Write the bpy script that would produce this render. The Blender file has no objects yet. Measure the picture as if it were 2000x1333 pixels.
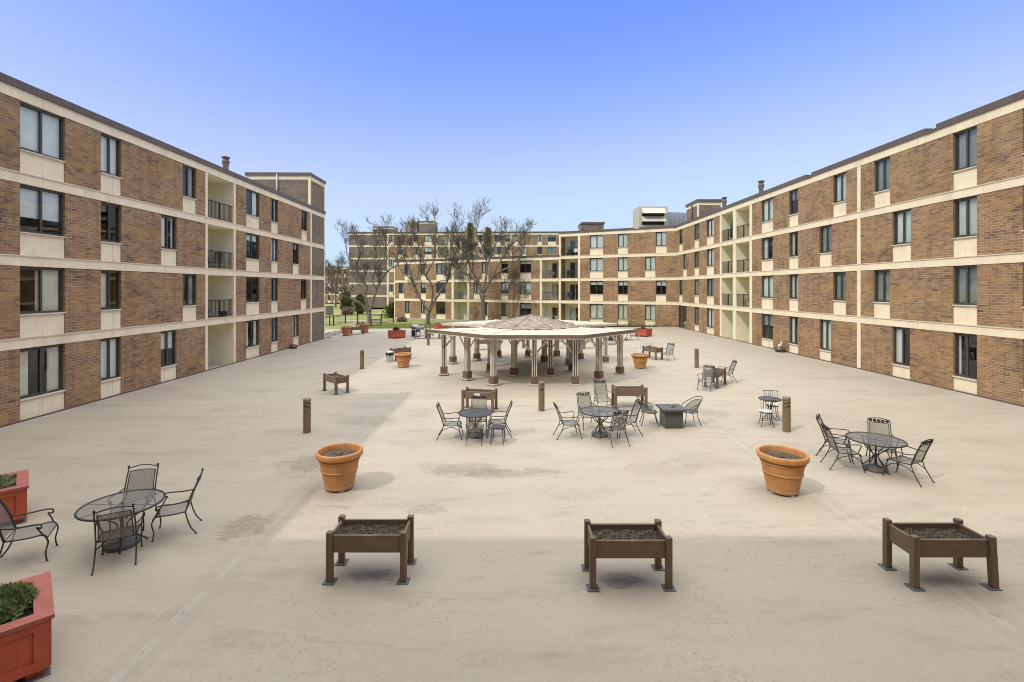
import bpy, math, random
from mathutils import Vector, Matrix
rnd = random.Random(7)
R = math.radians
SC = bpy.context.scene
COL = SC.collection

# ---------------------------------------------------------------- camera
F, HX, HY, CZ = 935.0, 1000.0, 564.5, 4.4      # focal length and horizon of the photograph in its own pixels
cam_d = bpy.data.cameras.new('camera')
cam = bpy.data.objects.new('camera', cam_d); COL.objects.link(cam)
cam.location = (0, 0, CZ); cam.rotation_euler = (R(90), 0, 0)
cam_d.sensor_width = 36; cam_d.lens = F*36/2000
cam_d.shift_y = -(666.5-HY)/2000
cam_d.clip_start = 0.05; cam_d.clip_end = 4000
SC.camera = cam

# ---------------------------------------------------------------- sky, sun, exposure
SUN = Vector((0.73, 0.52, -1.0)).normalized()
w = bpy.data.worlds.new('World'); SC.world = w; w.use_nodes = True
wn = w.node_tree.nodes; wl = w.node_tree.links
for n in list(wn): wn.remove(n)
sky = wn.new('ShaderNodeTexSky'); sky.sky_type = 'NISHITA'; sky.sun_disc = False
sky.sun_elevation = math.asin(-SUN.z); sky.sun_rotation = math.atan2(-SUN.x, -SUN.y)
sky.air_density = 1.0; sky.dust_density = 0.6; sky.ozone_density = 2.0; sky.altitude = 200
bg = wn.new('ShaderNodeBackground'); bg.inputs['Strength'].default_value = 0.15
wo = wn.new('ShaderNodeOutputWorld')
def wmath(op, a, b=None, clamp=False):
    n = wn.new('ShaderNodeMath'); n.operation = op; n.use_clamp = clamp
    for i, v in enumerate((a, b)):
        if v is None: continue
        if isinstance(v, bpy.types.NodeSocket): wl.new(v, n.inputs[i])
        else: n.inputs[i].default_value = v
    return n.outputs[0]
# clear deep blue sky low down, unseen bright veil added overhead as fill light
sp_ = wn.new('ShaderNodeSeparateColor'); wl.new(sky.outputs[0], sp_.inputs[0])
cm_ = wn.new('ShaderNodeCombineColor')
for i, (ref, out, pw, top_) in enumerate(((1.80, 3.05, 1.70, 3.7), (2.80, 3.85, 1.20, 5.0), (3.67, 6.05, .02, 18))):
    v_ = wmath('MULTIPLY', wmath('POWER', wmath('DIVIDE', sp_.outputs[i], ref), pw), out)
    k_ = wmath('POWER', wmath('ADD', wmath('POWER', wmath('DIVIDE', v_, top_), 4.0), 1.0), -.25)      # soft ceiling towards the horizon
    wl.new(wmath('MULTIPLY', v_, k_), cm_.inputs[i])
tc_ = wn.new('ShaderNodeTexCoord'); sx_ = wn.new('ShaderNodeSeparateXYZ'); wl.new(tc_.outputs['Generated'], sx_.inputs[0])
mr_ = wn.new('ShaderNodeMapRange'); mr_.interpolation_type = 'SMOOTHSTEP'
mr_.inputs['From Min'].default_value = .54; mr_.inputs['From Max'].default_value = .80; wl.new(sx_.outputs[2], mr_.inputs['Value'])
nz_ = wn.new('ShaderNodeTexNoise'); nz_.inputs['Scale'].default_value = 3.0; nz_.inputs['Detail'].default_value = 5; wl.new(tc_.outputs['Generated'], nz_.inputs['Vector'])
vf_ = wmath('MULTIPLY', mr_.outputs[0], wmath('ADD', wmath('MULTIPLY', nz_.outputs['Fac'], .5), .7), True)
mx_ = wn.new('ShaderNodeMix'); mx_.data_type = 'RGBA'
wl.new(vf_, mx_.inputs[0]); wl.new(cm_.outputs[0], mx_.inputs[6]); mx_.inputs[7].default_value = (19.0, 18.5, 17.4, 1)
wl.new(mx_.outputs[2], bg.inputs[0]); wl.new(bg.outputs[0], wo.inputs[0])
sd = bpy.data.lights.new('sun', 'SUN'); sd.energy = 2.0; sd.angle = R(0.6); sd.color = (1.0, 0.94, 0.84)
so = bpy.data.objects.new('sun', sd); COL.objects.link(so); so.location = (-30, -20, 60)
so.rotation_euler = SUN.to_track_quat('-Z', 'Y').to_euler()
SC.view_settings.view_transform = 'Standard'; SC.view_settings.look = 'None'
SC.view_settings.gamma = 1.0; SC.view_settings.exposure = 0.14
SC.cycles.filter_width = 1.0; SC.cycles.max_bounces = 8; SC.cycles.diffuse_bounces = 4; SC.cycles.transparent_max_bounces = 12
try: SC.cycles.use_denoising = True
except Exception: pass

# ---------------------------------------------------------------- helpers: meshes
class MB:
    def __init__(s): s.v = []; s.f = []; s.sm = []
    def add(s, vs, fs, smooth=False):
        o = len(s.v); s.v += [tuple(p) for p in vs]
        s.f += [tuple(i+o for i in f) for f in fs]; s.sm += [smooth]*len(fs)
    def quad(s, a, b, c, d, smooth=False): s.add([a, b, c, d], [(0, 1, 2, 3)], smooth)
    def box(s, x0, x1, y0, y1, z0, z1, M=None):
        vs = [Vector((x, y, z)) for x in (x0, x1) for y in (y0, y1) for z in (z0, z1)]
        if M: vs = [M @ p for p in vs]
        s.add(vs, [(0, 1, 3, 2), (4, 6, 7, 5), (0, 4, 5, 1), (2, 3, 7, 6), (0, 2, 6, 4), (1, 5, 7, 3)])
    def bbox(s, x0, x1, y0, y1, z0, z1, b=0.01, M=None):
        """box with chamfered vertical and horizontal edges (a worn edge that catches light)"""
        if M is None: M = Matrix()
        b = min(b, (x1-x0)*.3, (y1-y0)*.3, (z1-z0)*.3)
        vs = []
        for (z, i) in ((z0, b), (z0+b, 0), (z1-b, 0), (z1, b)):
            X0, X1, Y0, Y1 = x0+i, x1-i, y0+i, y1-i; c = b if i == 0 else b*.6
            vs += [M @ Vector(p) for p in ((X0+c, Y0, z), (X1-c, Y0, z), (X1, Y0+c, z), (X1, Y1-c, z), (X1-c, Y1, z), (X0+c, Y1, z), (X0, Y1-c, z), (X0, Y0+c, z))]
        fs = [tuple(range(7, -1, -1)), tuple(range(24, 32))]
        for k in range(3):
            for i in range(8):
                j = (i+1) % 8; fs.append((k*8+i, k*8+j, k*8+8+j, k*8+8+i))
        s.add(vs, fs)
    def tube(s, pts, r, n=6, closed=False, cap=True):
        pts = [Vector(p) for p in pts]; m = len(pts)
        rs = r if isinstance(r, (list, tuple)) else [r]*m
        prev = None; vs = []
        for i in range(m):
            if closed: t = pts[(i+1) % m]-pts[i-1]
            else: t = pts[min(i+1, m-1)]-pts[max(i-1, 0)]
            if t.length < 1e-9: t = Vector((0, 0, 1))
            t.normalize()
            if prev is None:
                a = Vector((0, 0, 1)) if abs(t.z) < .9 else Vector((1, 0, 0))
                u = t.cross(a).normalized()
            else:
                u = prev-t*prev.dot(t)
                u = u.normalized() if u.length > 1e-6 else t.orthogonal().normalized()
            prev = u; q = t.cross(u)
            for k in range(n):
                a = 2*math.pi*k/n
                vs.append(pts[i]+(u*math.cos(a)+q*math.sin(a))*rs[i])
        fs = []
        for i in range(m if closed else m-1):
            j = (i+1) % m
            for k in range(n):
                l = (k+1) % n; fs.append((i*n+k, i*n+l, j*n+l, j*n+k))
        if cap and not closed:
            fs.append(tuple(range(n-1, -1, -1))); fs.append(tuple((m-1)*n+k for k in range(n)))
        s.add(vs, fs, True)
    def lathe(s, prof, n=32, c=(0, 0), smooth=True, close_top=False, close_bot=False, M=None):
        vs = []
        for (r, z) in prof:
            for k in range(n):
                a = 2*math.pi*k/n; p = Vector((c[0]+r*math.cos(a), c[1]+r*math.sin(a), z))
                vs.append(M @ p if M else p)
        fs = []
        for i in range(len(prof)-1):
            for k in range(n):
                l = (k+1) % n; fs.append((i*n+k, i*n+l, (i+1)*n+l, (i+1)*n+k))
        s.add(vs, fs, smooth)
        if close_top: s.add(vs[-n:], [tuple(range(n))])
        if close_bot: s.add(vs[:n], [tuple(range(n-1, -1, -1))])
    def grid(s, fn, nu, nv, smooth=True):
        vs = [fn(i/nu, j/nv) for j in range(nv+1) for i in range(nu+1)]
        fs = [(j*(nu+1)+i, j*(nu+1)+i+1, (j+1)*(nu+1)+i+1, (j+1)*(nu+1)+i) for j in range(nv) for i in range(nu)]
        s.add(vs, fs, smooth)
    def build(s, name, mat, parent=None, loc=(0, 0, 0), rz=0.0):
        me = bpy.data.meshes.new(name); me.from_pydata(s.v, [], s.f)
        me.polygons.foreach_set('use_smooth', s.sm); me.update()
        me.materials.append(mat)
        o = bpy.data.objects.new(name, me); COL.objects.link(o)
        o.location = loc; o.rotation_euler = (0, 0, rz)
        if parent: o.parent = parent
        return o

def smooth_path(pts, n=5):
    """Catmull-Rom through the points"""
    P = [Vector(p) for p in pts]; out = []
    for i in range(len(P)-1):
        p0 = P[max(i-1, 0)]; p1 = P[i]; p2 = P[i+1]; p3 = P[min(i+2, len(P)-1)]
        for k in range(n):
            t = k/n
            out.append(.5*((2*p1)+(p2-p0)*t+(2*p0-5*p1+4*p2-p3)*t*t+(3*p1-p0-3*p2+p3)*t**3))
    out.append(P[-1]); return out

def tag(o, label=None, cat=None, group=None, kind=None):
    if label: o['label'] = label
    if cat: o['category'] = cat
    if group: o['group'] = group
    if kind: o['kind'] = kind
    return o
def thing(name, label, cat, loc=(0, 0, 0), rz=0.0, group=None):
    o = bpy.data.objects.new(name, None); COL.objects.link(o)
    o.location = loc; o.rotation_euler = (0, 0, rz); o.empty_display_size = .3
    return tag(o, label, cat, group)
def dup(root, loc, rz, label, group=None, scale=1.0):
    def cp(o, parent):
        c = o.copy(); COL.objects.link(c)
        if parent: c.parent = parent
        for ch in list(o.children): cp(ch, c)
        return c
    r = cp(root, None); r.location = loc; r.rotation_euler = (0, 0, rz); r.scale = (scale,)*3
    r['label'] = label
    if group: r['group'] = group
    return r
class Placer:
    """first call moves the prototype itself, later calls copy it"""
    def __init__(s, root): s.root = root; s.used = False
    def put(s, x, y, face, label, group, scale=1.0, z=None):
        rz = math.atan2(face[1], face[0])-math.pi/2
        loc = (x, y, gz(x) if z is None else z)
        if not s.used:
            s.used = True; o = s.root; o.location = loc; o.rotation_euler = (0, 0, rz); o.scale = (scale,)*3
            o['label'] = label; o['group'] = group; return o
        return dup(s.root, loc, rz, label, group, scale)

TILT = 0.0064
def gz(x): return TILT*max(-18.5, min(x, 18.8))       # the deck falls gently to the left
def G(px, py):
    """photograph pixel -> point on the deck"""
    Z = CZ*F/((py-HY)+TILT*(px-HX)); return (px-HX)*Z/F, Z
def PT(px, py, Y): return Vector(((px-HX)*Y/F, Y, CZ-(py-HY)*Y/F))

# ---------------------------------------------------------------- helpers: materials
class NT:
    def __init__(s, name):
        s.m = bpy.data.materials.new(name); s.m.use_nodes = True
        s.t = s.m.node_tree; s.n = s.t.nodes; s.l = s.t.links
        s.b = s.n['Principled BSDF']; s.out = s.n['Material Output']
    def _in(s, node, i, v):
        if v is None: return
        if isinstance(v, bpy.types.NodeSocket): s.l.new(v, node.inputs[i])
        else: node.inputs[i].default_value = v
    def math(s, op, a, b=None, c=None, clamp=False):
        n = s.n.new('ShaderNodeMath'); n.operation = op; n.use_clamp = clamp
        s._in(n, 0, a); s._in(n, 1, b); s._in(n, 2, c); return n.outputs[0]
    def obj(s): return s.n.new('ShaderNodeTexCoord').outputs['Object']
    def pos(s): return s.n.new('ShaderNodeNewGeometry').outputs['Position']
    def sep(s, v):
        n = s.n.new('ShaderNodeSeparateXYZ'); s.l.new(v, n.inputs[0]); return n.outputs
    def comb(s, x, y, z=0.0):
        n = s.n.new('ShaderNodeCombineXYZ'); s._in(n, 0, x); s._in(n, 1, y); s._in(n, 2, z); return n.outputs[0]
    def scale(s, v, sc):
        n = s.n.new('ShaderNodeMapping'); s.l.new(v, n.inputs[0]); n.inputs['Scale'].default_value = sc; return n.outputs[0]
    def noise(s, v, sc, det=3, rough=.55, dist=0):
        n = s.n.new('ShaderNodeTexNoise'); s.l.new(v, n.inputs['Vector'])
        n.inputs['Scale'].default_value = sc; n.inputs['Detail'].default_value = det
        n.inputs['Roughness'].default_value = rough; n.inputs['Distortion'].default_value = dist
        return n.outputs['Fac']
    def white(s, v):
        n = s.n.new('ShaderNodeTexWhiteNoise'); n.noise_dimensions = '3D'; s.l.new(v, n.inputs['Vector']); return n.outputs['Value']
    def ramp(s, f, stops, interp='LINEAR'):
        n = s.n.new('ShaderNodeValToRGB'); n.color_ramp.interpolation = interp
        e = n.color_ramp.elements
        while len(e) < len(stops): e.new(0.5)
        for k, (p, c) in enumerate(stops):
            e[k].position = p; e[k].color = (c[0], c[1], c[2], 1) if not isinstance(c, (int, float)) else (c, c, c, 1)
        s.l.new(f, n.inputs[0]); return n.outputs[0]
    def mix(s, f, a, b, blend='MIX'):
        n = s.n.new('ShaderNodeMix'); n.data_type = 'RGBA'; n.blend_type = blend
        ins = [i for i in n.inputs if i.enabled]
        for sock, v in ((n.inputs[0], f), (n.inputs[6], a), (n.inputs[7], b)):
            if isinstance(v, bpy.types.NodeSocket): s.l.new(v, sock)
            elif isinstance(v, (int, float)): sock.default_value = v
            else: sock.default_value = (v[0], v[1], v[2], 1)
        return n.outputs[2]
    def bump(s, h, strength=.3, dist=.01):
        n = s.n.new('ShaderNodeBump'); n.inputs['Strength'].default_value = strength
        n.inputs['Distance'].default_value = dist; s.l.new(h, n.inputs['Height']); s.l.new(n.outputs[0], s.b.inputs['Normal'])
    def base(s, c, rough=.6, metal=0.0, spec=.4):
        if isinstance(c, bpy.types.NodeSocket): s.l.new(c, s.b.inputs['Base Color'])
        else: s.b.inputs['Base Color'].default_value = (c[0], c[1], c[2], 1)
        if isinstance(rough, bpy.types.NodeSocket): s.l.new(rough, s.b.inputs['Roughness'])
        else: s.b.inputs['Roughness'].default_value = rough
        s.b.inputs['Metallic'].default_value = metal; s.b.inputs['Specular IOR Level'].default_value = spec
        return s
def mottled(name, c, rough=.6, var=.18, sc=3.0, metal=0.0, spec=.4, fine=25, bump=0.0):
    t = NT(name); p = t.pos()
    n = t.math('ADD', t.math('MULTIPLY', t.noise(p, sc, 4), .6), t.math('MULTIPLY', t.noise(p, fine, 3), .4))
    lo = [x*(1-var) for x in c]; hi = [min(1, x*(1+var)) for x in c]
    t.base(t.ramp(n, [(.3, lo), (.7, hi)]), rough, metal, spec)
    if bump: t.bump(t.noise(p, fine*3, 3), bump, .01)
    return t.m

def wall_uv(t):
    """coordinates that run along a wall in its own frame: horizontal, height"""
    o = t.obj(); x, y, z = t.sep(o)
    g = t.n.new('ShaderNodeNewGeometry')
    vt = t.n.new('ShaderNodeVectorTransform'); vt.vector_type = 'NORMAL'; vt.convert_from = 'WORLD'; vt.convert_to = 'OBJECT'
    t.l.new(g.outputs['True Normal'], vt.inputs[0]); nx, ny, nz = t.sep(vt.outputs[0])
    side = t.math('GREATER_THAN', t.math('ABSOLUTE', nx), .5)
    u = t.math('ADD', t.math('MULTIPLY', y, side), t.math('MULTIPLY', x, t.math('SUBTRACT', 1.0, side)))
    return u, z, o
def brick_mat(name, palette, mortar, bw=.29, bh=.102, big=(.75, 1.2), blot=(.30, .17, .07), blot_amt=.35):
    t = NT(name); u, z, o = wall_uv(t)
    rz = t.math('DIVIDE', z, bh); row = t.math('FLOOR', rz)
    off = t.math('MULTIPLY', t.math('MODULO', t.math('ADD', row, 1000.0), 2.0), .5)
    ru = t.math('ADD', t.math('DIVIDE', u, bw), off); cl = t.math('FLOOR', ru)
    fu = t.math('FRACT', ru); fz = t.math('FRACT', rz)
    h = .075
    mu = t.math('MINIMUM', fu, t.math('SUBTRACT', 1.0, fu)); mz = t.math('MINIMUM', fz, t.math('SUBTRACT', 1.0, fz))
    m1 = t.math('LESS_THAN', mu, .024); m2 = t.math('LESS_THAN', mz, h); mort = t.math('MAXIMUM', m1, m2)
    wn_ = t.white(t.comb(cl, row, 3.0))
    # darker and lighter fields of bricks the masons laid in clusters
    field = t.noise(t.comb(t.math('MULTIPLY', u, .5), t.math('MULTIPLY', z, 1.1), 0.0), 1.0, 3, .6)
    sel = t.math('ADD', t.math('MULTIPLY', wn_, .62), t.math('MULTIPLY', t.math('SUBTRACT', field, .31), 1.25))
    colr = t.ramp(sel, palette)
    w2 = t.white(t.comb(cl, row, 9.0))
    patch = t.noise(t.comb(t.math('MULTIPLY', u, .8), t.math('MULTIPLY', z, 1.6), 5.0), 1.0, 2, .5)
    pm = t.math('MULTIPLY', t.math('GREATER_THAN', patch, .66), t.math('GREATER_THAN', w2, .4))
    colr = t.mix(t.math('MULTIPLY', pm, blot_amt), colr, blot)
    fine = t.noise(o, 60, 3)
    colr = t.mix(.35, colr, t.mix(fine, (.05, .05, .05), (.95, .95, .95)), 'SOFT_LIGHT')
    # some fields were tooled with pale mortar, others nearly flush and brown
    mv = t.ramp(t.noise(t.comb(t.math('MULTIPLY', u, .35), t.math('MULTIPLY', z, .6), 8.0), 1.0, 3, .6), [(.38, .22), (.58, .92)])
    colr = t.mix(t.math('MULTIPLY', mort, mv), colr, mortar)
    drip = t.noise(t.comb(t.math('MULTIPLY', u, 2.2), t.math('MULTIPLY', z, .22), 4.0), 1.3, 4, .65)
    colr = t.mix(t.ramp(drip, [(.50, 0.0), (.75, .5)]), colr, (.12, .085, .062))
    t.base(colr, .85, 0, .2)
    hgt = t.math('SUBTRACT', 1.0, mort)
    t.bump(t.math('ADD', hgt, t.math('MULTIPLY', fine, .4)), .35, .006)
    return t.m

M = {}
M['brick'] = brick_mat('brown_brick', [(.06, (.115, .078, .058)), (.26, (.205, .126, .074)), (.5, (.275, .170, .090)), (.74, (.325, .200, .098)), (.97, (.39, .240, .110))], (.46, .36, .26), blot=(.42, .255, .100))
M['dark_brick'] = brick_mat('grey_brown_brick', [(.1, (.13, .099, .074)), (.5, (.19, .146, .108)), (.9, (.245, .191, .142))], (.27, .235, .21), blot=(.2, .16, .14), blot_amt=.2)
def stucco():
    t = NT('cream_stucco'); u, z, o = wall_uv(t); p = t.pos()
    n = t.noise(p, 1.3, 4); streak = t.noise(t.comb(t.math('MULTIPLY', u, 3.0), t.math('MULTIPLY', z, .35), 1.0), 1.6, 4, .6)
    c = t.ramp(n, [(.3, (.77, .665, .465)), (.7, (.85, .745, .54))])
    c = t.mix(t.ramp(streak, [(.5, 0.0), (.8, .45)]), c, (.60, .51, .38))
    jt = t.math('LESS_THAN', t.math('FRACT', t.math('ADD', t.math('DIVIDE', u, 3.04), .37)), .0055)      # panel joints
    c = t.mix(t.math('MULTIPLY', jt, .55), c, (.30, .25, .18))
    grime = t.math('MULTIPLY', t.ramp(t.noise(t.comb(t.math('MULTIPLY', u, .7), t.math('MULTIPLY', z, .7), 6.0), 1.2, 5, .7), [(.52, 0.0), (.72, .4)]), 1.0)
    c = t.mix(grime, c, (.50, .42, .30))
    t.base(c, .8, 0, .25); t.bump(t.noise(p, 90, 4), .25, .006); return t.m
M['stucco'] = stucco()
M['balcony_cream'] = mottled('balcony_cream_paint', (.78, .74, .54), .75, .06, 1.0)
M['slab'] = mottled('balcony_floor_concrete', (.40, .36, .28), .85, .12, 4)
M['fascia'] = mottled('brown_metal_fascia', (.125, .092, .078), .5, .12, .8, 0, .4, 12)
M['roofing'] = mottled('flat_roof_membrane', (.2, .19, .18), .9, .2, .6)
M['bronze'] = mottled('dark_bronze_frame', (.060, .058, .054), .4, .15, 6)
M['rail'] = mottled('black_painted_rail', (.022, .021, .020), .45, .15, 6)
M['door_frame'] = mottled('pale_door_frame', (.55, .50, .38), .5, .08, 4)
M['sillm'] = mottled('pale_sill', (.62, .55, .43), .7, .1, 4)
M['core'] = mottled('dim_interior', (.05, .047, .042), .9, .2, 1)
def glass(name, tint, lo=.07, hi=.55):
    t = NT(name); t.n.remove(t.b)
    tr = t.n.new('ShaderNodeBsdfTransparent'); tr.inputs[0].default_value = (*tint, 1)
    gl = t.n.new('ShaderNodeBsdfGlossy'); gl.inputs['Roughness'].default_value = .015; gl.inputs[0].default_value = (.95, .97, 1, 1)
    bn = t.n.new('ShaderNodeBump'); bn.inputs['Strength'].default_value = .035; bn.inputs['Distance'].default_value = .05
    t.l.new(t.noise(t.pos(), 1.1, 1), bn.inputs['Height']); t.l.new(bn.outputs[0], gl.inputs['Normal'])
    lw = t.n.new('ShaderNodeLayerWeight'); lw.inputs[0].default_value = .22
    f = t.math('ADD', t.math('MULTIPLY', lw.outputs['Fresnel'], hi), lo, clamp=True)
    mx = t.n.new('ShaderNodeMixShader'); t.l.new(f, mx.inputs[0]); t.l.new(tr.outputs[0], mx.inputs[1]); t.l.new(gl.outputs[0], mx.inputs[2])
    t.l.new(mx.outputs[0], t.out.inputs[0]); return t.m
M['glass'] = glass('window_glass', (.93, .97, .95))
def curtain(name, a, b, pitch):
    t = NT(name); u, z, o = wall_uv(t)
    wv = t.math('SINE', t.math('MULTIPLY', u, 2*math.pi/pitch))
    n = t.noise(o, 1.2, 2)
    t.base(t.ramp(n, [(.3, a), (.7, b)]), .9, 0, .1)
    t.b.inputs['Emission Strength'].default_value = 0
    return t.m
M['cur_white'] = curtain('white_vertical_blind', (.78, .81, .76), (.88, .89, .84), .1)
M['cur_green'] = curtain('pale_green_curtain', (.66, .70, .63), (.78, .80, .73), .14)
M['cur_cream'] = curtain('cream_curtain', (.76, .71, .58), (.86, .81, .68), .16)
M['cur_grey'] = curtain('grey_insect_screen_blind', (.30, .32, .31), (.42, .44, .42), .12)
M['cur_dark'] = curtain('dark_curtain', (.10, .10, .10), (.17, .17, .16), .16)
M['iron'] = mottled('wrought_iron', (.040, .037, .033), .5, .2, 9, .3, .5)
def mesh_metal(name, c, alpha, sc=None):
    t = NT(name); t.base(c, .55, .2, .4)
    # expanded-metal diamond pattern: wires of the sheet with open holes between
    x, y, z = t.sep(t.obj())
    a = t.math('MULTIPLY', t.math('ADD', x, t.math('ADD', t.math('MULTIPLY', y, .8), t.math('MULTIPLY', z, .8))), 110.0)
    b = t.math('MULTIPLY', t.math('SUBTRACT', x, t.math('ADD', t.math('MULTIPLY', y, .8), t.math('MULTIPLY', z, .8))), 110.0)
    fa = t.math('ABSOLUTE', t.math('SUBTRACT', t.math('FRACT', a), .5)); fb = t.math('ABSOLUTE', t.math('SUBTRACT', t.math('FRACT', b), .5))
    k = .5-(1-math.sqrt(1-alpha))/2
    wire = t.math('GREATER_THAN', t.math('MAXIMUM', fa, fb), k)
    t.l.new(wire, t.b.inputs['Alpha']); return t.m
M['mesh'] = mesh_metal('expanded_metal_mesh', (.15, .145, .135), .62)
M['mesh_dense'] = mesh_metal('dense_table_mesh', (.10, .10, .097), .74)
M['mesh_dark'] = mesh_metal('dark_table_mesh', (.050, .053, .057), .93)
M['mesh_pale'] = mesh_metal('pale_chair_mesh', (.36, .40, .42), .7)
M['pale_frame'] = mottled('pale_grey_frame', (.42, .45, .46), .5, .1, 6)
M['plank'] = mottled('brown_recycled_plank', (.158, .114, .078), .6, .2, 5, 0, .35, 40)
def plank(name, sc):
    t = NT(name); o = t.obj(); g = t.noise(t.scale(o, sc), 1.0, 5, .65, .4); n = t.noise(t.pos(), 2.2, 4)
    c = t.ramp(g, [(.3, (.118, .084, .057)), (.5, (.160, .116, .079)), (.72, (.205, .152, .106))])
    c = t.mix(t.ramp(n, [(.5, 0.0), (.75, .45)]), c, (.235, .185, .135))
    t.base(c, .62, 0, .3); t.bump(g, .25, .004); return t.m
M['plank'] = plank('brown_board_grain', (2.0, 2.0, 42.0)); M['plank_leg'] = plank('brown_post_grain', (42.0, 42.0, 2.2))
M['pad'] = mottled('grey_rubber_pad', (.105, .107, .110), .7, .2, 9)
def soil():
    t = NT('dry_soil'); p = t.pos()
    n = t.noise(p, 45, 5, .7); v = t.white(t.scale(p, (60, 60, 60)))
    c = t.ramp(n, [(.34, (.040, .033, .025)), (.5, (.095, .078, .058)), (.62, (.18, .152, .115)), (.75, (.42, .37, .29))])
    t.base(c, .95, 0, .1); t.bump(n, .9, .03); return t.m
M['soil'] = soil()
def terracotta(name, c):
    t = NT(name); p = t.pos(); x, y, z = t.sep(t.obj())
    n = t.noise(p, 3.5, 4); st = t.noise(t.scale(t.obj(), (9, 9, 1.2)), 1, 4)
    cc = t.ramp(n, [(.3, [k*.86 for k in c]), (.7, [k*1.1 for k in c])])
    cc = t.mix(t.ramp(st, [(.5, 0.0), (.8, .35)]), cc, (.60, .37, .22))
    sc_ = t.noise(p, 9, 5, .75); cc = t.mix(t.ramp(sc_, [(.56, 0.0), (.70, .4)]), cc, [min(1, k*1.35+.05) for k in c]); cc = t.mix(t.ramp(t.noise(t.scale(p, (1, 1, .5)), 4.5, 5, .7), [(.56, 0.0), (.74, .45)]), cc, [k*.62 for k in c])
    lowz = t.math('MULTIPLY', t.ramp(z, [(.02, 1.0), (.14, 0.0)]), t.noise(p, 14, 4))
    cc = t.mix(lowz, cc, (.30, .25, .20))
    t.base(cc, .62, 0, .3); t.bump(t.noise(p, 70, 3), .08, .005); return t.m
M['terracotta'] = terracotta('terracotta', (.45, .212, .076))
M['terracotta_dark'] = terracotta('terracotta_red', (.44, .17, .085))
def redpaint():
    t = NT('red_stained_wood'); o = t.obj()
    g = t.noise(t.scale(o, (2, 2, 14)), 2, 4); n = t.noise(t.pos(), 5, 4)
    c = t.ramp(n, [(.3, (.40, .082, .040)), (.7, (.52, .112, .054))]); c = t.mix(t.ramp(g, [(.45, 0.0), (.8, .35)]), c, (.42, .095, .055))
    t.base(c, .5, 0, .4); t.bump(g, .12, .004); return t.m
M['red'] = redpaint()
M['red_worn'] = mottled('worn_red_rim', (.34, .110, .090), .6, .2, 3, 0, .3, 20)
M['bollard'] = mottled('bronze_bollard_paint', (.20, .140, .088), .45, .1, 4, .2, .5)
M['groove'] = mottled('louver_shadow_gap', (.03, .022, .015), .6, .1, 4)
M['gaz_post'] = mottled('weathered_taupe_paint', (.60, .54, .46), .7, .22, 4, 0, .3, 18)
M['gaz_dark'] = mottled('brown_fascia_board', (.17, .125, .095), .65, .2, 4)
M['gaz_base'] = mottled('brown_post_box', (.15, .095, .068), .6, .25, 6)
M['gaz_slat'] = mottled('sun_bleached_slat', (.66, .605, .51), .75, .2, 2.2, 0, .2, 14)
M['concrete'] = mottled('pale_concrete', (.42, .38, .31), .85, .14, 5)
def shingles():
    t = NT('asphalt_shingle'); o = t.obj(); x, y, z = t.sep(o)
    ang = t.math('ARCTAN2', y, x); rr = t.math('DIVIDE', t.math('SQRT', t.math('ADD', t.math('MULTIPLY', x, x), t.math('MULTIPLY', y, y))), .14)
    row = t.math('FLOOR', rr); cell = t.math('FLOOR', t.math('ADD', t.math('MULTIPLY', ang, t.math('MULTIPLY', row, .55)), t.math('MULTIPLY', row, .37)))
    w_ = t.white(t.comb(cell, row, 1.0)); g = t.noise(o, 60, 2)
    c = t.ramp(w_, [(0, (.20, .162, .128)), (.5, (.29, .243, .195)), (1, (.38, .325, .265))])
    c = t.mix(t.math('LESS_THAN', t.math('FRACT', rr), .14), c, (.07, .055, .045))
    c = t.mix(.3, c, t.mix(g, (0, 0, 0), (1, 1, 1)), 'SOFT_LIGHT')
    t.base(c, .9, 0, .2); t.bump(t.math('FRACT', rr), .4, .012); return t.m
M['shingle'] = shingles()
M['bark'] = mottled('grey_brown_bark', (.17, .14, .112), .9, .35, 3, 0, .2, 22, .4)
M['twig'] = mottled('brown_twig', (.12, .097, .078), .9, .3, 2, 0, .2)
M['pod'] = mottled('dark_seed_pod', (.065, .054, .045), .8, .4, 4)
def leafy(name, a, b):
    t = NT(name); n = t.white(t.scale(t.pos(), (23, 23, 23))); k = t.noise(t.pos(), 5, 3)
    t.base(t.ramp(t.math('ADD', t.math('MULTIPLY', n, .5), t.math('MULTIPLY', k, .5)), [(.25, a), (.75, b)]), .6, 0, .3)
    t.b.inputs['Subsurface Weight'].default_value = 0; return t.m
M['juniper'] = leafy('yew_needles', (.09, .135, .05), (.30, .39, .17))
M['conifer'] = leafy('spruce_needles', (.25, .235, .14), (.46, .425, .25))
M['arbor'] = leafy('arborvitae_foliage', (.055, .080, .02), (.20, .21, .06))
M['darkleaf'] = leafy('dark_boxwood', (.014, .026, .010), (.05, .075, .028))
M['drystalk'] = mottled('dry_stalk', (.20, .14, .09), .9, .3, 9)
M['drybrush'] = mottled('pale_dry_brush', (.26, .19, .15), .9, .25, 4)
M['ivy'] = leafy('low_ivy', (.03, .045, .015), (.12, .14, .05))
M['galv'] = mottled('galvanised_steel', (.50, .54, .56), .35, .12, 7, .7, .5)
M['hvac'] = mottled('beige_sheet_metal', (.50, .46, .37), .55, .08, 1.2, 0, .4)
M['flue'] = mottled('weathered_flue', (.30, .25, .21), .5, .3, 6, .4)
M['black'] = mottled('black_enamel', (.022, .022, .024), .4, .2, 7)
M['greygrill'] = mottled('grey_enamel', (.17, .17, .175), .4, .15, 7, .3)
M['steel'] = mottled('brushed_steel', (.45, .45, .45), .35, .1, 9, .7)
M['firepit'] = mottled('charcoal_powdercoat', (.085, .086, .086), .5, .12, 8)
M['cushion'] = mottled('white_cushion', (.80, .78, .74), .85, .05, 9)
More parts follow.
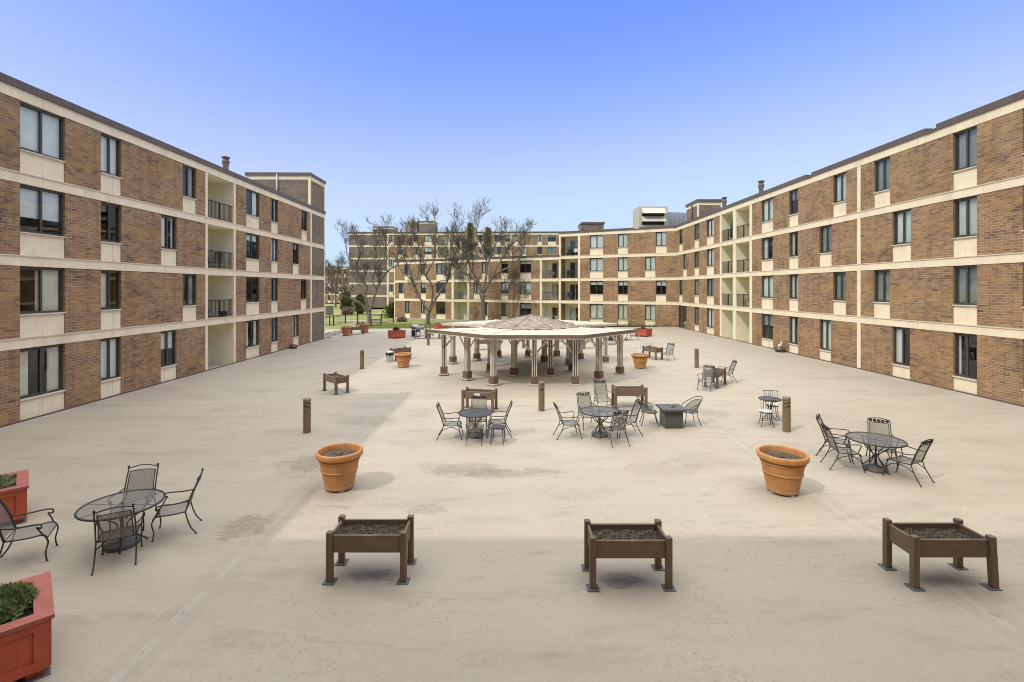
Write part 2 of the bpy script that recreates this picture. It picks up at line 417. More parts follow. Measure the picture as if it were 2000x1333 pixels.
M['resin'] = mottled('charcoal_resin', (.060, .062, .065), .55, .15, 9)
M['whiteplastic'] = mottled('white_plastic', (.74, .74, .72), .5, .06, 6)
M['blue'] = mottled('blue_glaze', (.025, .035, .12), .4, .2, 9)
M['greencloth'] = mottled('dark_green_cloth', (.02, .045, .03), .8, .25, 9)
M['greycloth'] = mottled('grey_cloth', (.22, .22, .24), .85, .15, 7)
M['stone'] = mottled('grey_field_stone', (.30, .27, .23), .9, .3, 5, 0, .2, 12, .4)
M['bowl'] = mottled('brown_glazed_bowl', (.090, .055, .042), .3, .25, 6, 0, .5)
M['label'] = mottled('white_label', (.78, .78, .76), .6, .04, 9)
def grass_mat():
    t = NT('spring_lawn'); p = t.pos()
    n = t.noise(p, .22, 4, .6); f = t.noise(p, 5, 4, .7)
    c = t.ramp(n, [(.32, (.29, .25, .14)), (.5, (.22, .235, .080)), (.68, (.165, .215, .05))])
    c = t.mix(.7, c, t.mix(f, (.1, .1, .1), (.9, .9, .9)), 'SOFT_LIGHT')
    t.base(c, .9, 0, .15); t.bump(f, .8, .06); return t.m
M['grass'] = grass_mat()
M['blade'] = leafy('grass_blade', (.13, .20, .03), (.26, .31, .08))
M['gravel'] = mottled('pale_gravel', (.36, .33, .28), .95, .35, 6, 0, .1, 40, .6)
def deck():
    t = NT('coated_concrete_deck'); p = t.pos(); x, y, z = t.sep(p)
    big = t.noise(p, .11, 4, .6); med = t.noise(t.scale(p, (.35, 1.1, 1)), .9, 5, .65); fine = t.noise(p, 9, 5, .7)
    c = t.ramp(big, [(.3, (.322, .284, .224)), (.52, (.360, .320, .255)), (.72, (.386, .350, .286))])
    c = t.mix(t.ramp(med, [(.42, 0.0), (.74, .5)]), c, (.405, .365, .295))
    lowm = t.noise(t.scale(p, (.25, .8, 1)), 1.7, 5, .7)
    c = t.mix(t.ramp(lowm, [(.53, 0.0), (.72, .5)]), c, (.225, .195, .150))
    # grime lying in long thin drifts
    dr = t.noise(t.scale(p, (.5, 2.6, 1)), 1.2, 6, .75, .6)
    c = t.mix(t.ramp(dr, [(.58, 0.0), (.72, .5)]), c, (.175, .155, .125))
    sp = t.noise(p, 26, 3, .8); spk = t.math('MULTIPLY', t.ramp(sp, [(.59, 0.0), (.66, .8)]), t.ramp(t.noise(p, .6, 4), [(.42, 0.0), (.60, 1.0)]))
    c = t.mix(spk, c, (.14, .12, .095))
    # stains of standing water, each at its place, broken up by scratchy wear
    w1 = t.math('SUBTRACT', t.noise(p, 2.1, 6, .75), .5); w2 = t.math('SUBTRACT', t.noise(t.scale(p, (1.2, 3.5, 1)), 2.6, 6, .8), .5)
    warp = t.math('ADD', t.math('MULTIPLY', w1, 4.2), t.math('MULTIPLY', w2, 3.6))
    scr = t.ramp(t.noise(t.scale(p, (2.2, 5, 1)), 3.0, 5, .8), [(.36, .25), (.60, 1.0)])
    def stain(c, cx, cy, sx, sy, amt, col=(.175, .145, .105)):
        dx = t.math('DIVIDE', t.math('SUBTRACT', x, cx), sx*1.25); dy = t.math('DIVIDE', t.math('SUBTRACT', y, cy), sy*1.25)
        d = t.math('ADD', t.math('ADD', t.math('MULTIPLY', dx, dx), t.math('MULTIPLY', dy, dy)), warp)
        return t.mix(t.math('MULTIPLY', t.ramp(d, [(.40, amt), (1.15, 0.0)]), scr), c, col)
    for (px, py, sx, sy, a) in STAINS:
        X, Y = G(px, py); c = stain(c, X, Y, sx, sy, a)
    # two long joints and a cross joint with patched strips beside them
    wob = t.math('MULTIPLY', t.math('SUBTRACT', t.noise(p, .5, 3), .5), .05)
    def line(c, coord, at, half, amt, col, brk=0.0, seed=0.0):
        d = t.math('ABSOLUTE', t.math('ADD', t.math('SUBTRACT', coord, at), wob))
        m = t.math('LESS_THAN', d, half)
        if brk: m = t.math('MULTIPLY', m, t.ramp(t.noise(t.scale(p, (1.6, .9, 1)), 1.3, 6, .8), [(brk-.06, 0.0), (brk+.06, 1.0)]))
        return t.mix(t.math('MULTIPLY', m, amt), c, col)
    for jx in (-4.50, 6.42):
        c = line(c, x, jx, .30, .22, (.30, .27, .215))
        c = line(c, x, jx-.30, .014, .4, (.43, .39, .32), .42)
        c = line(c, x, jx+.30, .014, .3, (.43, .39, .32), .45)
        c = line(c, x, jx, .06, .40, (.46, .43, .38), .50)
        c = line(c, x, jx+.02, .05, .8, (.15, .135, .115), .60)
    c = line(c, y, 18.9, .12, .35, (.43, .39, .32), .35)
    c = line(c, y, 18.75, .015, .5, (.18, .16, .13), .5)
    c = line(c, y, 35.5, .1, .3, (.42, .38, .31), .4)
    c = t.mix(.22, c, t.mix(fine, (.1, .1, .1), (.9, .9, .9)), 'SOFT_LIGHT')
    t.base(c, t.ramp(big, [(.3, .55), (.7, .75)]), 0, .25); t.bump(fine, .12, .006); return t.m
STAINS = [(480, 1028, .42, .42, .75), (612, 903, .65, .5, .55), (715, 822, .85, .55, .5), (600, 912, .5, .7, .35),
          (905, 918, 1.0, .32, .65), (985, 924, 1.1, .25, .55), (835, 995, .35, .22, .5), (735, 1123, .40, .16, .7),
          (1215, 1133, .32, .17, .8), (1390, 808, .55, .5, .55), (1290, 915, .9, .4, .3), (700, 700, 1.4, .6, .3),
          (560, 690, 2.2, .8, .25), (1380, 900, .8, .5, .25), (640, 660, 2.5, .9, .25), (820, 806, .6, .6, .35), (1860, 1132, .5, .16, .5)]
M['deck'] = deck()

# ================================================================ THE SETTING: ground
def sheet(name, pts, mat, zf, sub=1):
    mb = MB(); mb.add([(x, y, zf(x, y)) for x, y in pts], [tuple(range(len(pts)))])
    o = mb.build(name, mat); return tag(o, kind='structure')
sheet('ground', [(-900, -300), (900, -300), (900, 1500), (-900, 1500)], M['grass'], lambda x, y: -.42)
sheet('lawn', [(-60, 43), (20, 43), (20, 125), (-60, 125)], M['grass'], lambda x, y: -.20+.0010*(y-43))
mb = MB()
mb.box(-18.2, 19.4, -1.2, 54.0, -.5, 0)
mb.v = [(x, y, z if z < -.1 else TILT*x) for x, y, z in mb.v]
tag(mb.build('terrace_deck', M['deck']), kind='structure')
sheet('path', [(-34, 64.5), (-16, 69.5), (-16, 70.6), (-34, 65.8)], M['concrete'], lambda x, y: -.14)
sheet('path', [(-52, 80), (-22, 88), (-22, 90), (-52, 83)], M['concrete'], lambda x, y: -.12)
sheet('gravel_bed', [(-30, 44), (-18.3, 44), (-18.3, 54), (-30, 54)], M['gravel'], lambda x, y: -.12)

# ================================================================ THE SETTING: the brick wings
BT = .36
class Wing:
    def __init__(s, name, label, O, P, zb, depth=13.0, cat='building', top=.27):
        s.O = Vector((O[0], O[1])); d = Vector((P[0]-O[0], P[1]-O[1])); s.L = d.length; s.d = d.normalized()
        s.zb = zb; s.depth = depth; s.top = top
        s.root = thing(name, label, cat, (O[0], O[1], 0), math.atan2(s.d.y, s.d.x))
        s.n = len(zb)-1
    def u(s, px):
        t = (px-HX)/F                                # ray x = t*y
        return (t*s.O.y-s.O.x)/(s.d.x-t*s.d.y)
    def world(s, u, y, z):
        q = Vector((-s.d.y, s.d.x)); p = s.O+s.d*u+q*y; return Vector((p.x, p.y, z))
    def shell(s, openings, pilasters, dark=(), ends=(True, True), brick='brick', notches=()):
        zb, L = s.zb, s.L
        bays = {}
        dk, band, cap, pil, fas, roof, core = (MB() for _ in range(7))
        for k in range(s.n):
            z0, z1 = zb[k], zb[k+1]-BT
            cuts = [(a, b) for a, b, *_ in openings.get(k, [])]+[(a, b) for a, b in pilasters]
            cuts += [(a, a) for a, b in dark]+[(b, b) for a, b in dark]
            cuts.sort(); c = 0.0
            for a, b in cuts+[(L, L)]:
                if a > c+.01:
                    mid = (a+c)/2
                    wall = bays.setdefault(sum(1 for p, q in pilasters if q <= mid), MB())
                    (dk if any(p <= mid <= q for p, q in dark) else wall).box(c, a, 0, .25, z0, z1)
                c = max(c, b)
            bz = zb[k+1]
            # the wall carries on behind bands and window panels
            edges = [0.0]+[v for q in pilasters for v in q]+[L]
            for e0, e1 in zip(edges[::2], edges[1::2]):
                if e1-e0 < .05 or any(kd == 'balc' and e0-.02 <= a and b <= e1+.02 for a, b, kd, *_ in openings.get(k, [])): continue
                wb = bays.setdefault(sum(1 for p, q in pilasters if q <= (e0+e1)/2), MB())
                if k < s.n-1: wb.box(e0+.01, e1-.01, .20, .255, bz-BT-.02, bz+.02)
                for a, b, kd, *_ in openings.get(k, []):
                    if kd == 'win' and e0 <= a and b <= e1: wb.box(a-.02, b+.02, .242, .256, z0, z0+.74)
            band.box(-.015, L+.015, -.018, .25, bz-BT, bz)
            if k < s.n-1: cap.box(-.02, L+.02, -.045, .0, bz-.035, bz+.004)
        for a, b in pilasters:
            pil = MB(); pil.box(a, b, -.010, .25, zb[0], zb[-1]-BT); pil.build('pilaster', M['stucco'], s.root)
        # brown metal edge of the flat roof, in lengths with slight gaps
        brk = sorted([(6.1*i, 6.1*i+.012, 0) for i in range(1, int(L/6.1)+1) if 6.1*i < L-1]+[(n-.28, n+.28, 1) for n in notches]); uu = -.06
        for c0, c1, nt in brk+[(L+.06, L+.06, 0)]:
            if c0 > uu: fas.box(uu, c0, -.07, .3, zb[-1]+.003, zb[-1]+s.top)
            if nt: fas.box(c0, c1, -.09, .3, zb[-1]+.003, zb[-1]+s.top*.38)
            uu = max(uu, c1)
        roof.box(0, L, .3, s.depth, zb[-1]-.2, zb[-1]+.10)
        core.box(.3, L-.3, 1.75, s.depth-.3, zb[0], zb[-1]-.25)
        for k in range(1, s.n): core.box(.3, L-.3, .26, 1.75, zb[k]-.25, zb[k]-.06)    # floor slabs behind the wall
        em = M['dark_brick'] if dark else M[brick]
        for i, (u0, u1) in enumerate(((0, .25), (L-.25, L))):
            if ends[i]: e = MB(); e.box(u0, u1, .25, s.depth, zb[0], zb[-1]-.21); e.build('end_wall', em, s.root)
        e = MB(); e.box(0, L, s.depth, s.depth+.2, zb[0], zb[-1]); e.build('rear_wall', em, s.root)
        for wall in bays.values():
            if wall.v: wall.build('brick_wall', M[brick], s.root)
        if dk.v: dk.build('grey_brick_wall', M['dark_brick'], s.root)
        band.build('concrete_band', M['stucco'], s.root); cap.build('band_flashing', M['sillm'], s.root)
        fas.build('roof_edge', M['fascia'], s.root); roof.build('flat_roof', M['roofing'], s.root); core.build('interior', M['core'], s.root)
        for k in openings:
            for op in openings[k]:
                a, b, kind = op[:3]; opt = op[3] if len(op) > 3 else None
                if kind == 'win': s.window(k, a, b, opt)
                elif kind == 'balc': s.balcony(k, a, b, opt)
                elif kind == 'door': s.door(k, a, b)
    def window(s, k, a, b, opt=None, simple=False):
        z0 = s.zb[k]+.80; z1 = s.zb[k+1]-BT; fw = .046; y0, y1 = .085, .15
        W = b-a; m = a+W*.5
        fr = MB()
        fr.box(a, a+fw, y0, y1, z0, z1); fr.box(b-fw, b, y0, y1, z0, z1)
        fr.box(a+fw, b-fw, y0-.004, y1, z1-.10, z1); fr.box(a+fw, b-fw, y0-.004, y1, z0, z0+.07)
        fr.box(m-.03, m+.05, y0+.006, y1, z0+.07, z1-.10)
        fr.box(a+fw, m-.03, y0+.03, y0+.055, z0+.07, z0+.10); fr.box(a+fw, m-.03, y0+.03, y0+.055, z1-.135, z1-.10)
        fr.box(a+fw, a+fw+.03, y0+.03, y0+.055, z0+.10, z1-.135)
        f = fr.build('window', M['bronze'], s.root)
        g = MB(); jl, jr = rnd.uniform(-.004, .004), rnd.uniform(-.004, .004)
        g.quad((a+fw, y0+.050+jl, z0+.07), (m-.03, y0+.050-jl, z0+.07), (m-.03, y0+.050-jl, z1-.10), (a+fw, y0+.050+jl, z1-.10))
        g.quad((m+.05, y0+.035+jr, z0+.07), (b-fw, y0+.035-jr, z0+.07), (b-fw, y0+.035-jr, z1-.10), (m+.05, y0+.035+jr, z1-.10))
        g.build('pane', M['glass'], f)
        p = MB(); p.bbox(a-.005, b+.005, .03, .24, s.zb[k]-.001 if k else s.zb[k], z0-.045, .008); p.build('spandrel_panel', M['stucco'], f)
        q = MB(); q.box(a-.012, b+.012, -.028, .24, z0-.045, z0-.002); q.build('sill', M['sillm'], f)
        if opt is None: opt = rnd.choice(['rand', 'rand', 'rand', 'full', 'half', 'top', 'none', 'screen'])
        key = opt.split('-')[0]; e0, e1 = rnd.uniform(.1, .5), rnd.uniform(.5, .92)
        spans = {'full': [(0, 1, 0)], 'sides': [(0, .28, 0), (.72, 1, 0)], 'right': [(.45, 1, 0)], 'left': [(0, .5, 0)], 'rand': [(0, e0, 0), (e1, 1, 0)],
                 'half': [(0, 1, rnd.uniform(.3, .6))], 'blind': [(0, 1, .0)], 'top': [(0, 1, rnd.uniform(.6, .8))], 'screen': [(.5, 1, 0)], 'none': []}[key]
        mat = opt.split('-')[1] if '-' in opt else 'cur_grey' if key == 'screen' else rnd.choice(['cur_white', 'cur_white', 'cur_green', 'cur_cream', 'cur_grey'])
        if spans:
            c = MB()
            for (f0, f1, lowf) in spans:
                ua, ub = a+.03+(W-.06)*f0, a+.03+(W-.06)*f1; zl = z0+.02+(z1-z0)*lowf
                n = max(4, int((ub-ua)/.035)); amp = .004 if opt.startswith(('half', 'top', 'blind')) else rnd.uniform(.018, .032); pit = rnd.uniform(.09, .16)
                ph = rnd.random()*6; vs = []
                for i in range(n+1):
                    uu = ua+(ub-ua)*i/n; yy = .205+amp*math.sin(uu*2*math.pi/pit+ph)
                    vs += [(uu, yy, zl), (uu, yy, z1+.02)]
                c.add(vs, [(2*i, 2*i+2, 2*i+3, 2*i+1) for i in range(n)], amp > .01)
            c.build('curtain', M[mat], f)
    def balcony(s, k, a, b, opt=None):
        z0 = s.zb[k]; z1 = s.zb[k+1]-BT; D = 1.5
        sh = MB(); opt = opt or {}
        sh.box(a-.09, a, .25, D, z0, z1); sh.box(b, b+.09, .25, D, z0, z1)
        sh.box(a, b, .25, D, z1-.03, z1+.10)
        dw = opt.get('door')
        if dw:
            d0, d1 = a+(b-a)*dw[0], a+(b-a)*dw[1]; dh = z0+2.08
            sh.box(a, d0, D, D+.1, z0, z1); sh.box(d1, b, D, D+.1, z0, z1) if d1 < b-.02 else None
            sh.box(d0, d1, D, D+.1, dh, z1)
        else: sh.box(a, b, D, D+.1, z0, z1)
        bal = sh.build('balcony', M['balcony_cream'], s.root)
        fl = MB(); fl.box(a+.001, b-.001, .0 if k == 0 else .02, D, z0-.06, z0+.025); fl.build('balcony_floor', M['slab'], bal)
        if dw:
            fr = MB(); m = (d0+d1)/2
            fr.box(d0, d0+.07, D-.02, D+.07, z0+.03, dh); fr.box(d1-.07, d1, D-.02, D+.07, z0+.03, dh); fr.box(m-.04, m+.04, D-.03, D+.07, z0+.03, dh-.08)
            fr.box(d0+.07, d1-.07, D-.02, D+.07, dh-.08, dh); fr.box(d0+.07, d1-.07, D-.02, D+.07, z0+.03, z0+.10)
            fr.build('sliding_door', M['door_frame'], bal)
            g = MB(); g.quad((d0+.07, D+.02, z0+.10), (d1-.07, D+.02, z0+.10), (d1-.07, D+.02, dh-.08), (d0+.07, D+.02, dh-.08)); g.build('door_pane', M['glass'], bal)
            if rnd.random() < .6:
                c = MB(); n = 30; f0, f1 = rnd.choice([(0, .5), (.1, 1), (.5, 1)]); vs = []
                for i in range(n+1):
                    uu = d0+(d1-d0)*(f0+(f1-f0)*i/n); yy = D+.16+.02*math.sin(i*1.7); vs += [(uu, yy, z0+.05), (uu, yy, dh)]
                c.add(vs, [(2*i, 2*i+2, 2*i+3, 2*i+1) for i in range(n)], True); c.build('curtain', M['cur_green'], bal)
        if opt.get('rail', k > 0):
            r = MB(); h = 1.03; y = .10
            r.box(a, b, y-.025, y+.025, z0+h-.045, z0+h); r.box(a, b, y-.016, y+.016, z0+.085, z0+.115)
            n = max(3, round((b-a)/.125))
            for i in range(n+1):
                uu = a+.012+(b-a-.024)*i/n; hw = .0095
                if i == n//2: r.box(uu-.028, uu+.028, y-.028, y+.028, z0+.0, z0+h-.045)
                else: r.box(uu-hw, uu+hw, y-hw, y+hw, z0+.115, z0+h-.045)
            r.build('railing', M['rail'], bal)
    def door(s, k, a, b):
        z0 = s.zb[k]; z1 = s.zb[k+1]-BT
        fr = MB(); m = a+(b-a)*.45
        for u0, u1 in ((a, a+.08), (m-.05, m+.05), (b-.08, b)): fr.box(u0, u1, .06, .16, z0, z1)
        fr.box(a+.08, b-.08, .06, .16, z1-.10, z1); fr.box(a+.08, b-.08, .06, .16, z0, z0+.22); fr.box(m+.05, b-.08, .06, .16, z0+2.1, z0+2.2)
        f = fr.build('entrance_door', M['bronze'], s.root)
        g = MB(); g.quad((a+.08, .11, z0+.22), (b-.08, .11, z0+.22), (b-.08, .11, z1-.10), (a+.08, .11, z1-.10)); g.build('door_pane', M['glass'], f)
        h = MB(); h.box(m+.10, m+.13, .02, .06, z0+.9, z0+1.3); h.build('handle', M['steel'], f)

def cols(W, spec, per):
    """spec: columns on every floor; per: {floor: [...]}"""
    o = {}
    for k in range(W.n):
        o[k] = []
        for it in spec+per.get(k, []):
            a, b = sorted((W.u(it[0]), W.u(it[1])))
            o[k].append((a, b, it[2] if len(it) > 2 else 'win', it[3] if len(it) > 3 else None))
        o[k].sort(key=lambda q: q[0])
    return o
def setopt(o, k, i, opt):
    a, b, kind, _ = o[k][i]; o[k][i] = (a, b, kind, opt)

# ---- left wing, in the shade
LW = Wing('apartment_wing', 'shaded four storey brown brick wing with a grey stair tower, left of the terrace', (-16.56, 12.0), (-16.955, 43.35), [-.16, 2.735, 5.535, 8.335, 11.135])
ol = cols(LW, [(39, 127), (197, 237), (405.5, 456.5, 'balc'), (481, 507), (530, 543)],
          {3: [(357, 383), (589, 600)], 2: [(315, 345), (572, 584)], 1: [(357, 384), (588, 599)], 0: [(314, 345), (573, 584)]})
for k in range(4):
    for i, v in enumerate([['right-cur_cream', 'none', 'half-cur_white', 'full-cur_white'][k], ['full-cur_white', 'left-cur_cream', 'none', 'full-cur_white'][k]]): setopt(ol, k, i, v)
setopt(ol, 0, 0, 'sides-cur_cream'); setopt(ol, 1, 0, 'right-cur_cream')
lp = [LW.u(x) for x in (401, 405.5, 456.5, 460, 606.2, 609, 630.6, 632.6)]
LW.shell(ol, [(lp[0], lp[1]), (lp[2], lp[3]), (lp[4], lp[5]), (LW.L-.16, LW.L)], dark=[(lp[5], LW.L)])
# stair tower above its roof
tu0, tu1 = lp[4]-.05, LW.L
t1, t2, t3, t4 = MB(), MB(), MB(), MB()
t1.box(tu0+.02, tu1-.01, .01, 5.3, 11.41, 13.55)
t2.box(tu0-.0, tu1+.0, -.01, 5.32, 13.55, 13.88); t2.box(tu0-.012, tu0+.17, -.012, .17, 11.42, 13.55); t2.box(tu1-.15, tu1+.004, -.012, .15, 11.42, 13.55)
t3.box(tu0-.08, tu1+.08, -.08, 5.4, 13.88, 14.13)
t4.tube([(tu0-.06, 2.75, 14.0), (tu0-.06, 2.75, 11.5)], .06, 8)
t1.build('tower_wall', M['dark_brick'], LW.root); t2.build('tower_trim', M['stucco'], LW.root); t3.build('tower_roof', M['fascia'], LW.root); t4.build('downspout', M['gaz_post'], LW.root)

# ---- right wing, in the sun
RX = 18.55
ZR = [-.05, 2.935, 5.725, 8.515, 11.31]
RW = Wing('apartment_wing', 'sunlit four storey brown brick wing along the right side of the terrace', (RX, 54.2), (RX, 2.0), ZR)
orr = cols(RW, [(1409, 1431.5, 'balc'), (1437, 1464, 'balc'), (1541, 1559), (1487, 1510), (1861, 1908), (1997.5, 2075)],
           {3: [(1707, 1738), (1627, 1653), (1380, 1394), (1356, 1365), (1326.5, 1333)],
            2: [(1743, 1779), (1600, 1624), (1380, 1394), (1356, 1365), (1334, 1341)],
            1: [(1706, 1738), (1627, 1652), (1380, 1394), (1356, 1365), (1326.5, 1333)],
            0: [(1742, 1777), (1600, 1623), (1380, 1394), (1356, 1365), (1325, 1341, 'door')]})
for k in range(4):
    for i in range(len(orr[k])):
        if orr[k][i][2] == 'win': setopt(orr, k, i, rnd.choice(['full-cur_white', 'full-cur_green', 'rand-cur_white', 'rand-cur_green', 'full-cur_grey', 'full-cur_green', 'rand-cur_grey', 'half-cur_grey', 'full-cur_grey']))
rp = [(RW.u(b), RW.u(a)) for a, b in ((1406, 1409), (1431.5, 1437), (1464, 1469), (1674.5, 1681))]
RW.shell(orr, [tuple(sorted(p)) for p in rp], ends=(False, True), notches=(RW.u(1820), RW.u(1581)))

# ---- far wing at an angle, four storeys, its left end steps down to three
BW = Wing('apartment_wing', 'sunlit angled four storey brick wing closing the far end of the terrace', (5.93, 60.3), (RX, 54.2), ZR, 12.0)
ob = cols(BW, [(1095, 1129, 'balc', {'door': (.30, .985)}), (1152, 1178), (1207, 1226)],
          {3: [(1281, 1302, 'win', 'blind-cur_white')], 2: [(1260, 1280)], 1: [(1281, 1301)], 0: [(1260, 1280)]})
ob = {k: [(a, b, kd, ({3: 'blind-cur_white', 2: 'full-cur_white', 1: 'top-cur_white', 0: 'full-cur_cream'}[k] if kd == 'win' else op)) for a, b, kd, op in v] for k, v in ob.items()}
bp = [BW.u(x) for x in (1090.5, 1095, 1129, 1133)]
BW.shell(ob, [(0, bp[1]), (bp[2], bp[3])], ends=(True, False), notches=(BW.u(1243),))

ZL = [-.05, 2.935, 5.70, 8.45]
LO = Wing('apartment_wing', 'sunlit three storey brick wing behind the bare trees', (-18.0, 73.2), (5.93, 60.3), ZL, 11.0)
oo = cols(LO, [(1058, 1090, 'balc', {'door': (.34, .98)}), (1015, 1037), (979, 992), (886, 913, 'balc', {'door': (.55, .98)}), (852, 870), (822, 832)],
          {2: [(790, 800), (941, 954)], 1: [(779, 789), (925, 937)], 0: [(791, 801), (941, 953)]})
lo = [LO.u(x) for x in (768.5, 771.5, 882, 886, 913, 916.5, 1054.5, 1058)]
LO.shell(oo, [(0, lo[1]), (lo[2], lo[3]), (lo[4], lo[5]), (lo[6], lo[7])], ends=(True, False))

for W_, g0, g1 in ((LW, gz(LW.O.x), gz(-16.95)), (RW, gz(RX), gz(RX))):
    bj = MB(); bj.box(0, W_.L, -.035, -.011, min(g0, g1)-.05, max(g0, g1)+.055); bj.build('base_flashing', M['fascia'], W_.root)
# ---- the six storey block far behind
FZ = [.2, 2.98, 5.76, 8.54, 11.32, 14.1, 16.75]
FW = Wing('apartment_block', 'six storey grey and brown brick block rising behind the trees', (-36.4, 107.0), (12.5, 106.0), FZ, 14.0, 'building', .35)
of = cols(FW, [(829, 843), (808, 817), (855, 876, 'balc'), (879, 899, 'balc'), (935, 946), (966, 977), (1049.5, 1059), (1070, 1086)],
          {5: [(760, 769), (986, 997), (1002, 1012)], 4: [(777, 787), (972, 978.5), (1019, 1028)], 3: [(760, 767.5)], 2: [(777, 787)], 1: [(760, 767.5)], 0: [(777, 787)]})
fp = [FW.u(x) for x in (680, 755.5, 759, 852, 855, 876, 879, 899, 902, 996.8, 999.4)]
FW.shell({k: [q for q in v if q[1] < FW.L] for k, v in of.items()}, [(fp[1], fp[2]), (fp[3], fp[4]), (fp[5], fp[6]), (fp[7], fp[8]), (fp[9], fp[10])], dark=[(0, fp[1])])
def roofhouse(W, u0, u1, y0, y1, z0, z1, dark=True):
    a, b, c = MB(), MB(), MB()
    a.box(u0, u1, y0, y1, z0, z1-.55); b.box(u0-.02, u1+.02, y0-.02, y1+.02, z1-.55, z1-.25); c.box(u0-.1, u1+.1, y0-.1, y1+.1, z1-.25, z1)
    h = a.build('roof_house', M['dark_brick'], W.root); b.build('trim', M['stucco'], h); c.build('roof_edge', M['fascia'], h)
roofhouse(FW, 4.4, 9.0, 3, 7, 16.86, 18.7); roofhouse(FW, 15.0, 18.6, 3, 7, 16.86, 19.9)
mb = MB(); mb.box(11.9, 14.6, 3, 5, 16.86, 19.8); mb.build('roof_unit', M['flue'], FW.root)

DZ = [-.1, 2.7, 5.5, 8.3, 11.1]
DW = Wing('apartment_block', 'distant brown brick block past the end of the shaded wing', (-66, 158), (-48.6, 150), DZ, 12.0)
DW.shell(cols(DW, [(641, 645), (651, 656), (662, 666), (671, 676)], {}), [(0, .5)], ends=(True, True))

# ---- the taller parts of the complex beside and behind the viewer, which shade the near terrace
TZ = [-.2+2.8*k for k in range(7)]; TZ[0] = -.2; TZ[-1] = 16.5
TW = Wing('apartment_block', 'tall brown brick block beside the near left corner of the terrace', (-16.56, -14.0), (-16.56, 11.7), TZ)
TW.shell({}, [])
KW = Wing('apartment_block', 'tall brown brick block behind the viewer', (40.0, -.35), (-16.4, -.35), TZ, 12.0)
KW.shell({}, [])

# ---- things standing on the roofs
def flue(name, x, y, z0, z1, r, label):
    t = thing(name, label, 'chimney', (x, y, z0))
    h = z1-z0; a = MB(); a.lathe([(r*.85, 0), (r*.85, h*.62), (r, h*.63), (r, h*.72)], 14); a.build('pipe', M['flue'], t)
    b = MB(); b.lathe([(r*1.1, h*.70), (r*1.15, h*.74), (r*1.15, h*.80), (r*.9, h*.82), (r*.9, h*.90), (r*1.35, h*.93), (r*1.35, h*.95), (r*.2, h)], 14, close_top=True); b.build('cap', M['fascia'], t)
flue('flue', -18.0, 30.1, 11.2, 12.75, .19, 'round metal flue with a cap on the shaded left roof')
flue('flue', 20.4, 39.2, 11.4, 13.3, .20, 'taller round metal flue on the sunlit right roof')
flue('flue', 20.4, 46.0, 11.4, 13.25, .20, 'round metal flue beside the brick penthouse on the right roof')
t = thing('penthouse', 'grey brick stair penthouse with brown roof edge on the right roof', 'penthouse', (22.1, 57.0, 11.4))
a, b, c, d = MB(), MB(), MB(), MB()
a.box(0, 2.75, 0, 3.6, 0, 2.95); b.box(-.02, 2.77, -.02, 3.62, 2.95, 3.3); b.box(-.015, .18, -.015, .18, 0, 2.95); c.box(-.1, 2.85, -.1, 3.7, 3.3, 3.65); d.tube([(-.1, 1.6, 3.4), (-.1, 1.6, 0)], .09, 8)
a.build('wall', M['dark_brick'], t); b.build('trim', M['stucco'], t); c.build('roof_edge', M['fascia'], t); d.build('downspout', M['fascia'], t)
t = thing('penthouse', 'low brown brick penthouse on the far angled roof', 'penthouse', (9.7, 66.0, 11.4))
a, c = MB(), MB(); a.box(0, 2.95, 0, 3, 0, 1.95); c.box(-.12, 3.07, -.12, 3.1, 1.95, 2.2); a.build('wall', M['dark_brick'], t); c.build('roof_edge', M['fascia'], t)
b = MB(); b.lathe([(.22, 0), (.22, 1.3), (.38, 1.5), (.38, 1.6)], 12, (-.35, -.3), close_top=True); b.build('vent', M['steel'], t)
t = thing('rooftop_unit', 'large beige rooftop air handling unit with slanted hoods', 'air unit', (16.95, 64.0, 11.4))
a = MB(); a.box(0, 3.85, 0, 3.2, 0, 4.0); a.build('housing', M['hvac'], t)
h = MB(); 
for z in (3.45, 2.35):
    h.add([(.35, -.02, z+.35), (3.45, -.02, z+.35), (3.45, -.85, z-.45), (.35, -.85, z-.45), (.35, -.02, z-.40), (3.45, -.02, z-.40)], [(0, 3, 2, 1), (0, 4, 3), (1, 2, 5)])
h.build('hood', M['hvac'], t)
dk = MB(); dk.box(.4, 3.4, -.03, -.004, 1.55, 3.0); dk.build('louvre', M['groove'], t)
s_ = MB()
for i in range(9): s_.bbox(3.9+i*.55, 4.42+i*.55, .3+.10*(i % 2), 3.2, 0, 3.35-.02*i, .02)
s_.build('duct', M['galv'], t)

def place_on_wing(W, u, y, z): p = W.world(u, y, z); return p

